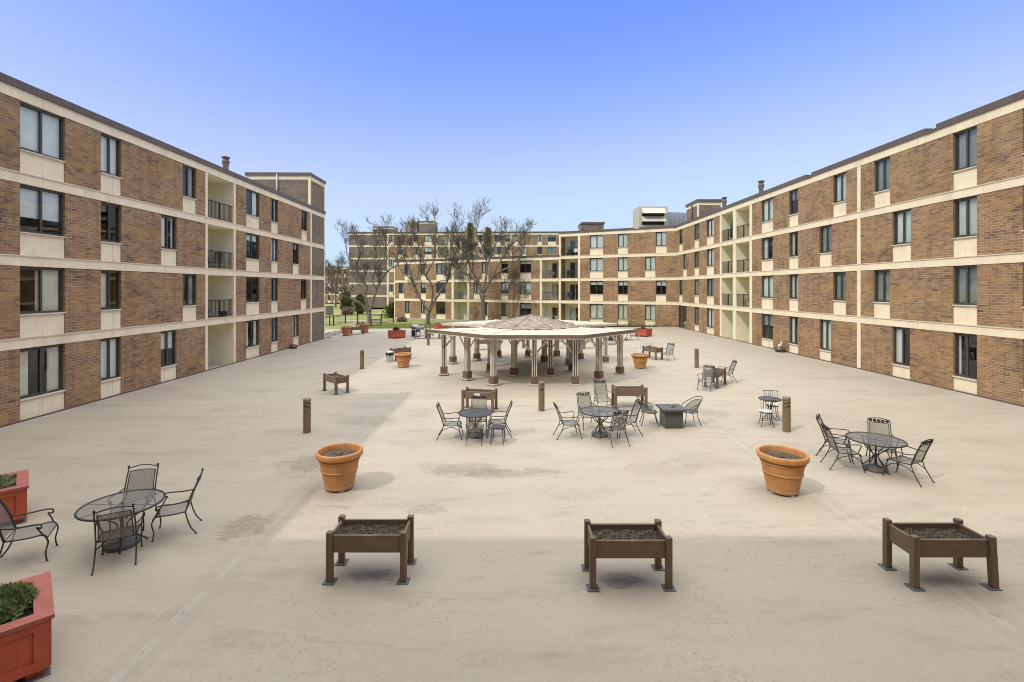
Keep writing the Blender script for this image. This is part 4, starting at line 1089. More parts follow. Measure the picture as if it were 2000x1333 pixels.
# tub chairs at the fire table
def make_tub():
    t = thing('patio_chair', 'tub chair', 'chair'); r = .27; tr = .012
    f = MB(); arc = lambda z, rr, a0, a1, n=16, dz=0: [(rr*math.cos(R(a)), rr*math.sin(R(a)), z+dz*math.sin(math.pi*(a-a0)/(a1-a0))) for a in [a0+(a1-a0)*i/n for i in range(n+1)]]
    f.tube(arc(.42, .25, 0, 345, 24), tr, 6, True)
    hoop = smooth_path([(.28, .16, .50), (.30, .05, .62), (.31, -.10, .70), (.24, -.29, .82), (0, -.40, .88), (-.24, -.29, .82), (-.31, -.10, .70), (-.30, .05, .62), (-.28, .16, .50)], 6)
    f.tube(hoop, tr, 6)
    in_ = smooth_path([(.22, .10, .43), (.26, -.06, .58), (.20, -.27, .74), (0, -.365, .80), (-.20, -.27, .74), (-.26, -.06, .58), (-.22, .10, .43)], 6); f.tube(in_, tr*.8, 5)
    for s in (-1, 1): f.tube([(s*.28, .16, .50), (s*.24, .08, .42)], tr, 5)
    f.build('frame', M['iron'], t)
    b = MB(); top = [p for p in in_]; n = len(top)
    bot = [Vector((.235*math.cos(R(20-220*i/(n-1))), .235*math.sin(R(20-220*i/(n-1))), .44)) for i in range(n)]
    b.grid(lambda u_, v_: tuple(bot[round(u_*(n-1))].lerp(top[round(u_*(n-1))], v_)), n-1, 4); b.build('backrest', M['mesh'], t)
    s = MB(); s.lathe([(.25, .42), (.15, .405), (.0, .40)], 28); s.build('seat', M['mesh_dense'], t)
    for k, an in enumerate((50, 130, 230, 310)):
        c, q = math.cos(R(an)), math.sin(R(an)); l = MB(); l.tube(smooth_path([(.23*c, .23*q, .42), (.26*c, .26*q, .25), (.36*c, .36*q, .008)], 4), tr, 6); foot(l, (.36*c, .36*q, 0)); l.build('leg', M['iron'], t)
    return t
C = Placer(make_tub())
C.put(4.42, 15.42, (1, -.15), 'round backed iron chair left of the square fire table', 'tub chairs at the fire table')
C.put(5.72, 15.42, (-1, -.1), 'round backed iron chair right of the square fire table', 'tub chairs at the fire table')

# fire table
t = thing('fire_table', 'square charcoal fire pit table on a boxed base between two chairs', 'fire pit', (5.06, 15.22, gz(5)))
a = MB(); a.bbox(-.29, .29, -.27, .27, .02, .56, .012); a.build('base', M['firepit'], t)
d = MB(); d.bbox(-.25, .25, -.279, -.268, .06, .50, .004); d.build('door_panel', M['firepit'], t)
a = MB()
for (x0, x1, y0, y1) in ((-.38, .38, -.38, -.17), (-.38, .38, .17, .38), (-.38, -.17, -.17, .17), (.17, .38, -.17, .17)): a.box(x0, x1, y0, y1, .56, .615)
a.build('tabletop', M['firepit'], t)
a = MB(); a.box(-.17, .17, -.17, .17, .56, .585); a.build('burner_pan', M['groove'], t)
g = MB(); r3 = random.Random(2)
for i in range(150):
    x, y = r3.uniform(-.155, .155), r3.uniform(-.155, .155); s = r3.uniform(.012, .022); z = .588+r3.uniform(0, .012); a_ = r3.uniform(0, 6)
    p = [(x+s*math.cos(a_+k*2.1), y+s*math.sin(a_+k*2.1), z) for k in range(3)]; g.add(p+[(x, y, z+s*1.2)], [(0, 1, 3), (1, 2, 3), (2, 0, 3)])
g.build('fire_glass', M['steel'], t)
ring_ = MB(); ring_.tube([(.115*math.cos(k*.4488), .115*math.sin(k*.4488), .615) for k in range(14)], .012, 6, True); ring_.build('burner_ring', M['black'], t)

# bistro set
t = thing('bistro_table', 'small round dark bistro table beside a bollard', 'table', (8.42, 15.62, gz(8.4)))
a = MB(); a.lathe([(.335, .735), (.345, .745), (.345, .765), (.33, .772), (0, .772)], 36); a.build('tabletop', M['mesh_dark'], t)
for k in range(3):
    an = k*2.094+.3; c, s = math.cos(an), math.sin(an); a = MB(); a.tube(smooth_path([(.22*c, .22*s, .74), (.1*c, .1*s, .60), (.04*c, .04*s, .42), (.10*c, .10*s, .2), (.28*c, .28*s, .01)], 5), .012, 6); a.build('leg', M['iron'], t)
def make_bistro():
    t = thing('bistro_chair', 'chair', 'chair'); tr = .010
    f = MB(); n = 24
    f.tube([(.19*math.cos(2*math.pi*k/n), .19*math.sin(2*math.pi*k/n), .44) for k in range(n)], tr, 6, True)
    f.tube([(.13*math.cos(2*math.pi*k/n), .13*math.sin(2*math.pi*k/n), .20) for k in range(n)], tr*.7, 5, True)
    f.build('frame', M['iron'], t)
    s = MB(); s.lathe([(.0, .435), (.185, .44)], 24); s.build('seat', M['mesh_dark'], t)
    b = MB(); top = []
    for i in range(7):
        q = (i-3)/3; x0 = q*.15; y0 = -math.sqrt(max(0, .19**2-x0**2)); x1 = q*.215; y1 = -.27-.02*(1-q*q); top.append((x1, y1, .875))
        b.tube(smooth_path([(x0, y0, .44), (x0*1.15, y0-.01, .60), (x1, y1, .875)], 4), tr*.75, 5)
    b.tube(top, tr, 6)
    for s_ in (-1, 1): b.lathe([(.016, .865), (.018, .88), (.0, .90)], 8, (s_*.215, -.27))
    b.build('backrest', M['iron'], t)
    for k in range(4):
        an = k*math.pi/2+math.pi/4; c, s2 = math.cos(an), math.sin(an); l = MB(); l.tube(smooth_path([(.18*c, .18*s2, .44), (.19*c, .19*s2, .25), (.25*c, .25*s2, .008)], 4), tr, 6); foot(l, (.25*c, .25*s2, 0), .017); l.build('leg', M['iron'], t)
    return t
def make_cushion():
    c = MB(); c.lathe([(0, 0), (.17, .0), (.195, .018), (.195, .035), (.17, .05), (.08, .052), (.02, .044), (0, .042)], 28)
    return c
D_ = Placer(make_bistro())
bf, bb = (8.06, 15.18), (8.72, 16.05)
D_.put(*bf, (.25, .97), 'iron bistro chair with a white cushion in front of the small round table', 'bistro chairs')
D_.put(*bb, (-.3, -.95), 'iron bistro chair with a white cushion behind the small round table', 'bistro chairs')
cu = make_cushion().build('seat_cushion', M['cushion'], None, (bf[0], bf[1], gz(8)+.448)); tag(cu, 'white round cushion on the bistro chair nearest the viewer', 'cushion', 'white seat cushions')
cc = cu.copy(); COL.objects.link(cc); cc.location = (bb[0], bb[1], gz(8)+.448); cc['label'] = 'white round cushion on the bistro chair behind the small table'

# resin side stool
t = thing('side_stool', 'low charcoal side stool with a slatted rounded top', 'stool', (-.40, 13.68, 0), R(-8))
a = MB()
for i in range(9): a.bbox(-.20+i*.045, -.162+i*.045, -.19+.025*(abs(i-4) > 3), .19-.025*(abs(i-4) > 3), .455, .475, .004)
a.bbox(-.205, .205, -.195, .195, .43, .454, .02); a.build('seat', M['resin'], t)
for sx in (-1, 1):
    for sy in (-1, 1): l = MB(); l.tube([(sx*.15, sy*.14, .44), (sx*.18, sy*.17, 0)], [.018, .013], 8); l.build('leg', M['resin'], t)

# ================================================================ THINGS: bin, grills, drains
x, y = G(759.5, 708); t = thing('garbage_can', 'pale metal garbage can with a lidded rim beside a clay pot', 'bin', (x, y+.2, gz(x)))
a = MB(); a.lathe([(.0, .0), (.20, .0), (.205, .02), (.225, .55), (.235, .56), (.235, .58), (.22, .585)], 28); a.build('body', M['galv'], t)
a = MB(); a.lathe([(.245, .56), (.25, .60), (.22, .64), (.1, .665), (0, .67)], 28); lid = a.build('lid', M['galv'], t)
a = MB()
for i in range(14):
    an = i*.45; a.add([(.24*math.cos(an), .24*math.sin(an), .57), (.24*math.cos(an+.45), .24*math.sin(an+.45), .57), (.247*math.cos(an+.45), .247*math.sin(an+.45), .40+.06*math.sin(i*2.3)), (.247*math.cos(an), .247*math.sin(an), .40+.06*math.sin(i*2.3-2.3))], [(0, 1, 2, 3)])
a.build('bin_liner', M['black'], t)

t = thing('grill', 'black covered barbecue grill with a domed hood near the lawn', 'grill', (-8.95, 44.6, gz(-9)), R(-15))
a = MB(); a.bbox(-.34, .34, -.26, .26, .05, .80, .03); a.build('cabinet', M['black'], t)
a = MB(); a.grid(lambda u_, v_: (-.36+.72*u_, -.29*math.cos(math.pi*v_), .84+.36*math.sin(math.pi*v_)), 4, 12)
for s in (-.36, .36): a.add([(s, -.29*math.cos(math.pi*i/12), .84+.36*math.sin(math.pi*i/12)) for i in range(13)], [tuple(range(13))])
h = a.build('hood', M['greygrill'], t); a = MB(); a.tube([(-.25, -.34, .97), (.25, -.34, .97)], .015, 6); a.build('handle', M['steel'], h)
for s in (-1, 1): a = MB(); a.bbox(s*.52-.16, s*.52+.16, -.22, .22, .80, .84, .01); a.build('side_shelf', M['black'], t)
for s in (-.28, .28):
    for q in (-.2, .2): a = MB(); a.tube([(s-.02, q, .035), (s+.02, q, .035)], .035, 10); a.build('wheel', M['black'], t)
t = thing('grill', 'grey gas grill on an open wheeled cart, right of the black one', 'grill', (-8.25, 42.9, gz(-8)), R(10))
a = MB()
for s in (-.38, .38):
    for q in (-.2, .2): a.box(s-.02, s+.02, q-.02, q+.02, .10, .82)
a.box(-.38, .38, -.2, .2, .22, .25); a.build('cart', M['steel'], t)
a = MB(); a.bbox(-.36, .36, -.25, .25, .80, .95, .02); a.grid(lambda u_, v_: (-.36+.72*u_, -.25*math.cos(math.pi*v_), .95+.20*math.sin(math.pi*v_)), 4, 10)
for s in (-.36, .36): a.add([(s, -.25*math.cos(math.pi*i/10), .95+.20*math.sin(math.pi*i/10)) for i in range(11)], [tuple(range(11))])
a.build('firebox', M['greygrill'], t)
a = MB(); a.bbox(-.72, -.38, -.2, .2, .82, .85, .01); a.build('side_shelf', M['steel'], t)
a = MB(); a.lathe([(.0, .26), (.13, .26), (.155, .31), (.155, .52), (.12, .58), (.05, .60), (.05, .66), (0, .66)], 16, (-.15, 0)); a.build('gas_bottle', M['whiteplastic'], t)
for s in (-.38, -.1): a = MB(); a.tube([(s-.025, -.22, .10), (s+.025, -.22, .10)], .10, 14); a.build('wheel', M['black'], t)
t = thing('post_stand', 'brown wooden serving stand beside the grey gas grill', 'stand', (-7.55, 43.0, gz(-8)))
a = MB(); a.bbox(-.22, .22, -.18, .18, .35, .80, .02); a.build('box', M['plank'], t)
for s in (-1, 1):
    for q in (-1, 1): a = MB(); a.box(s*.18-.04, s*.18+.04, q*.14-.04, q*.14+.04, 0, .35 if (s, q) != (1, 1) else 1.35); a.build('leg', M['plank'], t)

def bowl(x, y, label, s=1.0, pipe=True):
    t = thing('drain_bowl', label, 'bowl', (x, y, gz(x))); t.scale = (s,)*3
    a = MB(); a.lathe([(.0, .0), (.24, .0), (.29, .06), (.34, .15), (.345, .22), (.30, .32), (.20, .385), (.10, .41), (.0, .415)], 28); a.build('dome', M['bowl'], t)
    b = MB(); b.lathe([(.35, .15), (.362, .17), (.362, .20), (.35, .22)], 28); b.build('rim', M['bowl'], t)
    if pipe:
        a = MB(); a.tube(smooth_path([(.1, .05, .36), (.12, .05, .62), (.16, .05, .70), (.20, .05, .66)], 5), .045, 10); a.lathe([(.06, .40), (.055, .54), (0, .56)], 12, (-.06, .0)); a.build('pipe', M['whiteplastic'], t)
x, y = G(573.5, 681); bowl(x, y, 'brown domed bowl on the ground against the shaded left wall', .80, False)
x, y = G(1523, 688); bowl(x, y, 'brown domed bowl with a white pipe against the sunlit right wall', .95)

# ================================================================ THINGS: bare trees
def grow(mb, p, d, L, r, lvl, rr, pods, up=.25):
    n = 4 if lvl > 0 else 3; pts = [p.copy()]; dd = d.copy(); rad = [r]
    for i in range(n):
        dd = (dd+Vector((rr.uniform(-.35, .35), rr.uniform(-.35, .35), rr.uniform(-.22, .28)+up*.3))).normalized()
        pts.append(pts[-1]+dd*L/n); rad.append(max(.011, r*(1-.70*(i+1)/n)))
    mb.tube(pts, rad, 4 if lvl > 1 else 3, cap=False)
    if lvl == 0:
        if pods is not None:
            for q in range(rr.choice([0, 1, 1, 2])):
                c = pts[-1]+Vector((rr.uniform(-.12, .12), rr.uniform(-.12, .12), rr.uniform(-.1, .1))); a = rr.uniform(0, 6.3); s = rr.uniform(.05, .12)
                pods.add([c, c+Vector((s*math.cos(a), s*math.sin(a), s*.5)), c+Vector((s*math.cos(a+1.2), s*math.sin(a+1.2), -s*.6))], [(0, 1, 2)])
        return
    k = {3: 4, 2: 3, 1: 3}.get(lvl, 4)
    for i in range(k):
        t = rr.uniform(.25, 1.0) if i else 1.0
        j = min(n-1, int(t*n)); f = t*n-j; q = pts[j].lerp(pts[j+1], f)
        ax = (pts[j+1]-pts[j]).normalized(); side = Vector((rr.uniform(-1, 1), rr.uniform(-1, 1), rr.uniform(-.5, .9)))
        nd = (ax*.7+side.normalized()*.9+Vector((0, 0, up))).normalized()
        grow(mb, q, nd, L*rr.uniform(.58, .9), max(.019, r*(1-.6*t)*.70), lvl-1, rr, pods, up)
def make_tree(name_label, Y, trunk, limbs, seed, vs=1.0, pod_amt=True, r0=.30, subL=2.3, per=5):
    rr = random.Random(seed)
    b0 = trunk[0][1]
    conv = lambda p, dy=0: PT(p[0], b0-(b0-p[1])*vs, Y)+Vector((0, dy, 0))
    base = conv(trunk[0]); base.z = -.3
    t = thing('bare_tree', name_label, 'tree', (base.x, base.y, base.z))
    tk = MB(); cr = MB(); pods = MB() if pod_amt else None
    tp = smooth_path([conv(p)-base for p in trunk], 4); m = len(tp)
    tp[0].z = 0
    rads = [r0*(1.25 if i == 0 else 1-.25*i/(m-1)) for i in range(m)]; tk.tube(tp, rads, 12)
    for li, (pts, ra, rb_) in enumerate(limbs):
        dyd = rr.uniform(-1, 1)*2.6; n = len(pts)
        P_ = []
        for i, p in enumerate(pts):
            f = i/(n-1); P_.append(conv(p, dyd*f*f)-base)
        if len(P_) < 3: P_.insert(1, P_[0].lerp(P_[1], .5))
        sp = smooth_path(P_, 4); mm = len(sp)
        for i in range(1, mm-1): sp[i] = sp[i]+Vector((rr.uniform(-.07, .07), rr.uniform(-.07, .07), rr.uniform(-.05, .05)))
        tk.tube(sp, [ra+(rb_-ra)*i/(mm-1) for i in range(mm)], 8)
        tot = sum((sp[i+1]-sp[i]).length for i in range(mm-1)); k = max(3, int(tot*per/4.0))
        for i in range(k+2):
            f = rr.uniform(.30, .98) if i > 1 else 1.0
            j = min(mm-2, int(f*(mm-1))); q = sp[j].lerp(sp[j+1], f*(mm-1)-j); ax = (sp[j+1]-sp[j]).normalized()
            side = Vector((rr.uniform(-1, 1), rr.uniform(-1, 1), rr.uniform(-.3, .8))).normalized()
            d = (ax*.8+side*.8+Vector((0, 0, .15))).normalized()
            r_ = (ra+(rb_-ra)*f)*.5
            grow(cr, q, d, subL*rr.uniform(.6, 1.1)*(1.15-.35*f), r_, 3, rr, pods)
    tk.build('trunk', M['bark'], t); c = cr.build('crown', M['twig'], t)
    if pods: pods.build('seed_pods', M['pod'], c)
    return t
z5 = lambda *a: [(x/4.443+600, y/4.443+380) for x, y in a]
z6 = lambda *a: [(x/4.443+860, y/4.443+380) for x, y in a]
TR1 = make_tree('bare tree with a long low limb reaching left, leftmost of the three big ones', 58.0, z5((545, 1150), (540, 1060), (540, 1000)), [
    (z5((535, 1010), (510, 850), (520, 740), (460, 640), (440, 550), (485, 420), (470, 330)), .17, .05),
    (z5((545, 1000), (578, 860), (605, 760), (690, 600), (765, 530), (800, 440)), .17, .05),
    (z5((530, 1020), (480, 940), (420, 880), (320, 840), (240, 780), (170, 760)), .16, .05),
    (z5((520, 740), (420, 650), (350, 590), (250, 580), (180, 600)), .09, .03),
    (z5((600, 770), (570, 700), (590, 560), (640, 420), (600, 300)), .09, .03),
    (z5((440, 560), (380, 480), (330, 400), (320, 300)), .07, .03),
    (z5((690, 600), (680, 470), (700, 330), (720, 240)), .08, .03),
    (z5((510, 850), (470, 780), (440, 770), (400, 700)), .06, .02)], 21, .87, True, .30, 1.5, 3.3)
TR2 = make_tree('bare vase shaped tree standing on the lawn, middle one of the three big ones', 60.0, z5((1045, 1140), (1046, 1080), (1050, 1000)), [
    (z5((1045, 1010), (1010, 920), (960, 830), (920, 700), (880, 560), (840, 470), (800, 380)), .16, .05),
    (z5((1055, 1000), (1090, 880), (1085, 740), (1030, 640), (1000, 540), (990, 380), (960, 240)), .16, .05),
    (z5((1060, 1010), (1140, 830), (1210, 700), (1240, 560), (1265, 400), (1210, 250)), .16, .05),
    (z5((1085, 760), (1150, 700), (1220, 690), (1290, 600)), .08, .03),
    (z5((910, 700), (860, 640), (790, 560), (770, 440), (790, 330)), .09, .03),
    (z5((1030, 640), (1090, 520), (1110, 380), (1080, 240), (1120, 170)), .10, .03),
    (z5((1240, 560), (1310, 480), (1350, 380)), .08, .03),
    (z5((990, 450), (900, 360), (880, 240)), .08, .03)], 33, .88, True, .30, 1.5, 3.0)
TR3 = make_tree('tallest bare tree with a wide spreading crown, just left of the pavilion peak', 61.0, z6((372, 1130), (370, 960), (368, 810)), [
    (z6((365, 820), (340, 730), (270, 640), (180, 580), (100, 510), (20, 470)), .16, .04),
    (z6((368, 810), (330, 680), (250, 520), (225, 330), (170, 230), (140, 140)), .16, .04),
    (z6((370, 800), (400, 600), (395, 440), (350, 280), (320, 180), (345, 100)), .15, .04),
    (z6((372, 800), (430, 690), (510, 590), (620, 520), (690, 430), (730, 330), (740, 250)), .17, .04),
    (z6((370, 810), (450, 640), (540, 440), (610, 320), (690, 240), (750, 190)), .15, .04),
    (z6((400, 560), (440, 420), (480, 280), (520, 180), (560, 130)), .12, .04),
    (z6((225, 400), (180, 350), (120, 240)), .08, .03),
    (z6((380, 770), (460, 770), (560, 770), (620, 750), (640, 720)), .07, .025),
    (z6((385, 840), (450, 850), (530, 830), (640, 830), (720, 850)), .07, .025),
    (z6((365, 850), (300, 790), (240, 770)), .06, .02)], 47, .84, False, .32, 1.5, 3.4)
for (x, y, rz, s, lb) in ((13.0, 86, 1.0, .92, 'bare treetop showing above the roof of the angled wing'), (-43.5, 118, 2.1, .80, 'bare distant tree past the end of the shaded wing'), (-48.5, 136, 4.0, .9, 'bare far tree in front of the distant brick block'),):
    dup(TR3, (x, y, -.3), rz, lb, 'bare trees far behind', s)

# ================================================================ THINGS: evergreens and brush
def conifer(h, rad, n, seed, leaf):
    rr = random.Random(seed); mb = MB()
    for i in range(n):
        f = rr.random()**.75; z = h*(.08+.92*f); R0 = rad*(1-f)*(.72+.40*math.sin(f*41+seed))+.12; a = rr.uniform(0, 6.283); q = R0*rr.random()**.4
        c = Vector((q*math.cos(a), q*math.sin(a), z-.10*q)); d = Vector((math.cos(a), math.sin(a), rr.uniform(-.45, .25)))
        for k in range(5):
            dd = (d+Vector((rr.uniform(-.6, .6), rr.uniform(-.6, .6), rr.uniform(-.4, .4)))).normalized(); s = dd.orthogonal().normalized()*leaf*.2
            mb.add([c-s, c+s, c+dd*leaf*rr.uniform(.6, 1.2)], [(0, 1, 2)])
    return mb
def evergreen(name, x, y, h, rad, n, seed, leaf, mat, label, cat='tree', grp=None):
    t = thing(name, label, cat, (x, y, -.3), 0, grp)
    k = MB(); k.tube([(0, 0, 0), (0, 0, h*.9)], [rad*.08+.05, .02], 8); k.build('trunk', M['bark'], t)
    conifer(h, rad, n, seed, leaf).build('crown', M[mat], t); return t
evergreen('conifer', -8.0, 92, 17.3, 4.6, 2600, 1, .6, 'conifer', 'tall dark spruce behind the three storey wing, left of two', grp='spruces behind the brick wing')
evergreen('conifer', -4.5, 90, 16.2, 3.9, 2200, 2, .55, 'conifer', 'narrower spruce behind the three storey wing, right of two', grp='spruces behind the brick wing')
def column(x, y, h, r, seed, label):
    t = thing('evergreen_shrub', label, 'shrub', (x, y, -.2), 0, 'evergreen shrubs beyond the fence'); rr = random.Random(seed); mb = MB()
    for i in range(1700):
        f = rr.random(); z = h*f; R0 = r*(math.sin(math.pi*(f*.82+.14))**.7)*(.85+.2*math.sin(f*19+seed)); a = rr.uniform(0, 6.283); q = R0*rr.random()**.35
        c = Vector((q*math.cos(a)*1.0, q*math.sin(a), z))
        for k in range(4):
            dd = Vector((rr.uniform(-.5, .5)+math.cos(a)*.4, rr.uniform(-.5, .5)+math.sin(a)*.4, rr.uniform(.3, 1.2))).normalized(); s = dd.orthogonal().normalized()*.06; mb.add([c-s, c+s, c+dd*.38], [(0, 1, 2)])
    mb.build('foliage', M['arbor'], t); k = MB(); k.tube([(0, 0, 0), (0, 0, h*.8)], [.12, .03], 6); k.build('stem', M['bark'], t)
column(-30.4, 88.0, 3.9, 1.15, 3, 'leaning upright evergreen beyond the fence, left one of the pair')
column(-27.6, 87.0, 3.4, 1.05, 4, 'upright evergreen beyond the fence, right one of the pair')
o = bush('shrub', 'arbor', 1.1, 1.0, 2.9, 1300, .28, 15, spread=.8).build('evergreen_shrub', M['arbor'], None, (-19.1, 75.5, -.2)); tag(o, 'loose yellow green bush at the left end of the three storey wing', 'shrub')
o = bush('shrub', 'drybrush', 1.25, 1.0, 1.4, 900, .25, 16, spread=.9).build('dry_shrub', M['drybrush'], None, (-29.0, 85.0, -.2)); tag(o, 'pale pinkish leafless bush between the two upright evergreens', 'shrub')
o = bush('shrub', 'drybrush', .9, .8, .7, 500, .2, 18, spread=.9).build('dry_shrub', M['drybrush'], None, (-15.2, 66.5, -.2)); tag(o, 'low dry brown brush beside the left end of the three storey wing', 'shrub')
o = bush('shrub', 'drybrush', .8, .5, .5, 400, .16, 19, spread=.9).build('dry_shrub', M['drybrush'], None, (-18.4, 58.6, -.2)); tag(o, 'low dry grasses at the left foot of the low limbed tree', 'shrub')
# ivy and grass that nobody could count
rr = random.Random(77); iv = MB()
for i in range(5200):
    X = rr.uniform(1, 16.5); yf = 54.2+(RX-X)*.483; Y = rr.uniform(54.15, min(yf-.15, 56.4)); z = rr.uniform(-.05, .28)*(1-.5*rr.random()); a = rr.uniform(0, 6.3); s = rr.uniform(.06, .14)
    iv.add([(X, Y, z), (X+s*math.cos(a), Y+s*math.sin(a), z+s*.5), (X+s*math.cos(a+1.1), Y+s*math.sin(a+1.1), z+s*.3)], [(0, 1, 2)])
tag(iv.build('ivy', M['ivy']), 'low ivy and weeds along the foot of the angled wing', 'ground cover', kind='stuff')
gr = MB()
for i in range(9000):
    X = rr.uniform(-17.5, 1.0); Y = 54.03+abs(rr.gauss(0, 4.0)); a = rr.uniform(0, 6.3); h = rr.uniform(.05, .15)
    gr.add([(X-.02, Y, -.19), (X+.02, Y, -.19), (X+.04*math.cos(a), Y+.04*math.sin(a), -.10+h)], [(0, 1, 2)])
tag(gr.build('grass', M['blade']), 'short green grass along the terrace edge', 'grass', kind='stuff')
fnd = MB(); fnd.box(0, LO.L-.3, -.22, -.011, -.4, .06); fnd.build('foundation', M['concrete'], LO.root)

# ================================================================ THINGS: fence, board, bench, stones
def rail_fence(pts, h, label):
    t = thing('metal_fence', label, 'fence', (pts[0][0], pts[0][1], -.2)); o = Vector((pts[0][0], pts[0][1], 0)); pn = MB()
    for i in range(len(pts)):
        p = Vector((*pts[i], 0))-o; q = MB(); q.box(p.x-.06, p.x+.06, p.y-.06, p.y+.06, 0, h+.12); q.build('fence_post', M['black'], t)
        if i < len(pts)-1:
            e = Vector((*pts[i+1], 0))-o
            for z in (.15, h-.12, h): pn.tube([p+Vector((0, 0, z)), e+Vector((0, 0, z))], .03, 4)
            n = int((e-p).length/.16)
            for k in range(1, n): b = p.lerp(e, k/n); pn.tube([b+Vector((0, 0, .15)), b+Vector((0, 0, h))], .008, 3)
    pn.build('fence_panel', M['black'], t)
rail_fence([(-25.5, 57.5), (-22.2, 59.5), (-22.0, 63.2), (-20.7, 64.2), (-17.2, 63.0), (-16.0, 64.5)], 1.2, 'black metal rail fence crossing the lawn behind the low limbed tree')
t = thing('notice_board', 'grey green board on a dark post by the end of the shaded wing', 'board', (-22.5, 59.0, -.2))
a = MB(); a.bbox(-.48, .48, -.03, .03, 1.35, 2.5, .01); a.build('board', M['board'] if 'board' in M else M.setdefault('board', mottled('grey_green_board', (.13, .135, .11), .7, .15, 5)), t)
a = MB(); a.box(-.05, .05, .03, .10, 0, 2.4); a.build('post', M['black'], t)
t = thing('bench', 'dark brown bench at the right foot of the low limbed tree', 'bench', (-16.7, 58.9, -.2), R(6))
a = MB()
for y in (-.18, -.04, .10): a.box(-.62, .62, y, y+.12, .45, .49)
a.build('seat', M['plank'], t)
a = MB()
for z in (.58, .72): a.box(-.62, .62, .23, .26, z, z+.11)
a.build('backrest', M['plank'], t)
for s in (-.55, .55): a = MB(); a.box(s-.04, s+.04, -.18, .22, .0, .45); a.box(s-.04, s+.04, .20, .25, .0, .86); a.build('leg', M['plank'], t)
stn = MB(); stn.lathe([(0, -.1), (.34, -.05), (.46, .12), (.40, .26), (.22, .33), (0, .35)], 9, smooth=False); r4 = random.Random(4)
stn.v = [(x*(1+r4.uniform(-.2, .2)), y*(1+r4.uniform(-.2, .2)), z*(1+r4.uniform(-.15, .2))) for x, y, z in stn.v]
st0 = None
for i in range(11):
    x = -17.35-.25*(i % 2)+r4.uniform(-.1, .1)-i*.05; y = 44.3+i*.85
    if st0 is None: st0 = stn.build('field_stone', M['stone'], None, (x, y, -.15)); o = st0
    else: o = st0.copy(); COL.objects.link(o); o.location = (x, y, -.15)
    o.rotation_euler = (0, 0, r4.uniform(0, 6)); s = r4.uniform(.7, 1.15); o.scale = (s*1.2, s, s*.85)
    tag(o, 'rough grey stone edging the gravel past the end of the shaded wing', 'stone', 'stones edging the gravel bed')
for i, (x, y) in enumerate([(-17.9, 57.6), (-16.2, 57.4), (-18.6, 57.9), (-15.6, 57.7), (-9.2, 59.3)]):
    o = st0.copy(); COL.objects.link(o); o.location = (x, y, -.2); o.scale = (.5, .45, .4); o.rotation_euler = (0, 0, i*1.3)
    tag(o, 'small pale stone lying in the grass at the foot of the bare trees', 'stone', 'stones around the tree trunks')

# ================================================================ THINGS kept on the balconies
def bal(W, px0, px1, k, f, y): a, b = sorted((W.u(px0), W.u(px1))); return W.world(a+(b-a)*f, y, W.zb[k]+.026)
BC = 'chairs on the balconies'
p = bal(LW, 405.5, 456.5, 2, .25, .75); A.put(p.x, p.y, (.3, 1), 'dark armchair on the left wing balcony one below the top', BC, 1.0, p.z)
p = bal(LW, 405.5, 456.5, 2, .75, .70); A.put(p.x, p.y, (.2, -1), 'second dark armchair on the left wing balcony, nearer its far wall', BC, 1.0, p.z)
p = bal(LW, 405.5, 456.5, 1, .14, .62); t = thing('folding_chair', 'dark blue sling chair behind the rail of the lowest railed left balcony', 'chair', p, R(80))
a = MB(); a.bbox(-.28, .28, -.03, .03, .45, 1.0, .02); a.build('backrest', M['blue'], t); a = MB(); a.bbox(-.28, .28, -.45, -.02, .40, .45, .02); a.build('seat', M['blue'], t)
for s in (-.26, .26): a = MB(); a.tube([(s, .0, .95), (s, -.4, 0)], .014, 5); a.tube([(s, -.42, .42), (s, .05, 0)], .014, 5); a.build('leg', M['black'], t)
p = bal(LW, 405.5, 456.5, 1, .80, .35); t = thing('flower_pot', 'blue bowl shaped pot on the lowest railed left balcony', 'flower pot', p)
a = MB(); a.lathe([(0, 0), (.16, 0), (.24, .22), (.27, .30), (.25, .31), (.22, .24), (0, .23)], 20); a.build('pot_body', M['blue'], t)
p = bal(RW, 1409, 1431.5, 3, .38, .65); t = thing('parasol', 'closed dark green parasol on the top right wing balcony', 'parasol', p)
a = MB(); a.lathe([(.06, .25), (.26, .35), (.24, .8), (.20, 1.3), (.10, 1.75), (.02, 1.85)], 9); a.build('canopy', M['greencloth'], t); a = MB(); a.tube([(0, 0, 0), (0, 0, 1.95)], .022, 8); a.lathe([(.22, 0), (.22, .06), (.03, .09)], 16); a.build('pole', M['black'], t)
p = bal(RW, 1409, 1431.5, 2, .62, .7); t = thing('patio_table', 'small dark table on the right wing balcony below the parasol', 'table', p)
a = MB(); a.bbox(-.35, .35, -.3, .3, .68, .72, .01); a.build('tabletop', M['black'], t)
for sx in (-.3, .3):
    for sy in (-.25, .25): a = MB(); a.tube([(sx, sy, 0), (sx, sy, .68)], .016, 5); a.build('leg', M['black'], t)
p = bal(RW, 1409, 1431.5, 1, .72, .6); PA.put(p.x, p.y, (-1, -.3), 'white armchair behind the lowest railed balcony of the right wing', BC, 1.0, p.z)
p = bal(RW, 1437, 1464, 0, .85, .75); PA.put(p.x, p.y, (-1, .1), 'white armchair in the open ground floor recess of the right wing', BC, 1.0, p.z)
p = bal(RW, 1437, 1464, 2, .74, .6); t = thing('covered_barbecue', 'grey cloth covered barbecue on a right wing balcony', 'barbecue', p)
a = MB(); a.lathe([(.36, .02), (.33, .5), (.30, .85), (.22, 1.02), (.0, 1.10)], 10); a.build('cloth_cover', M['greycloth'], t)
p = bal(RW, 1437, 1464, 1, .58, .55); t = thing('bicycle', 'black bicycle leaning behind a right wing balcony rail', 'bicycle', p, R(-90)); 
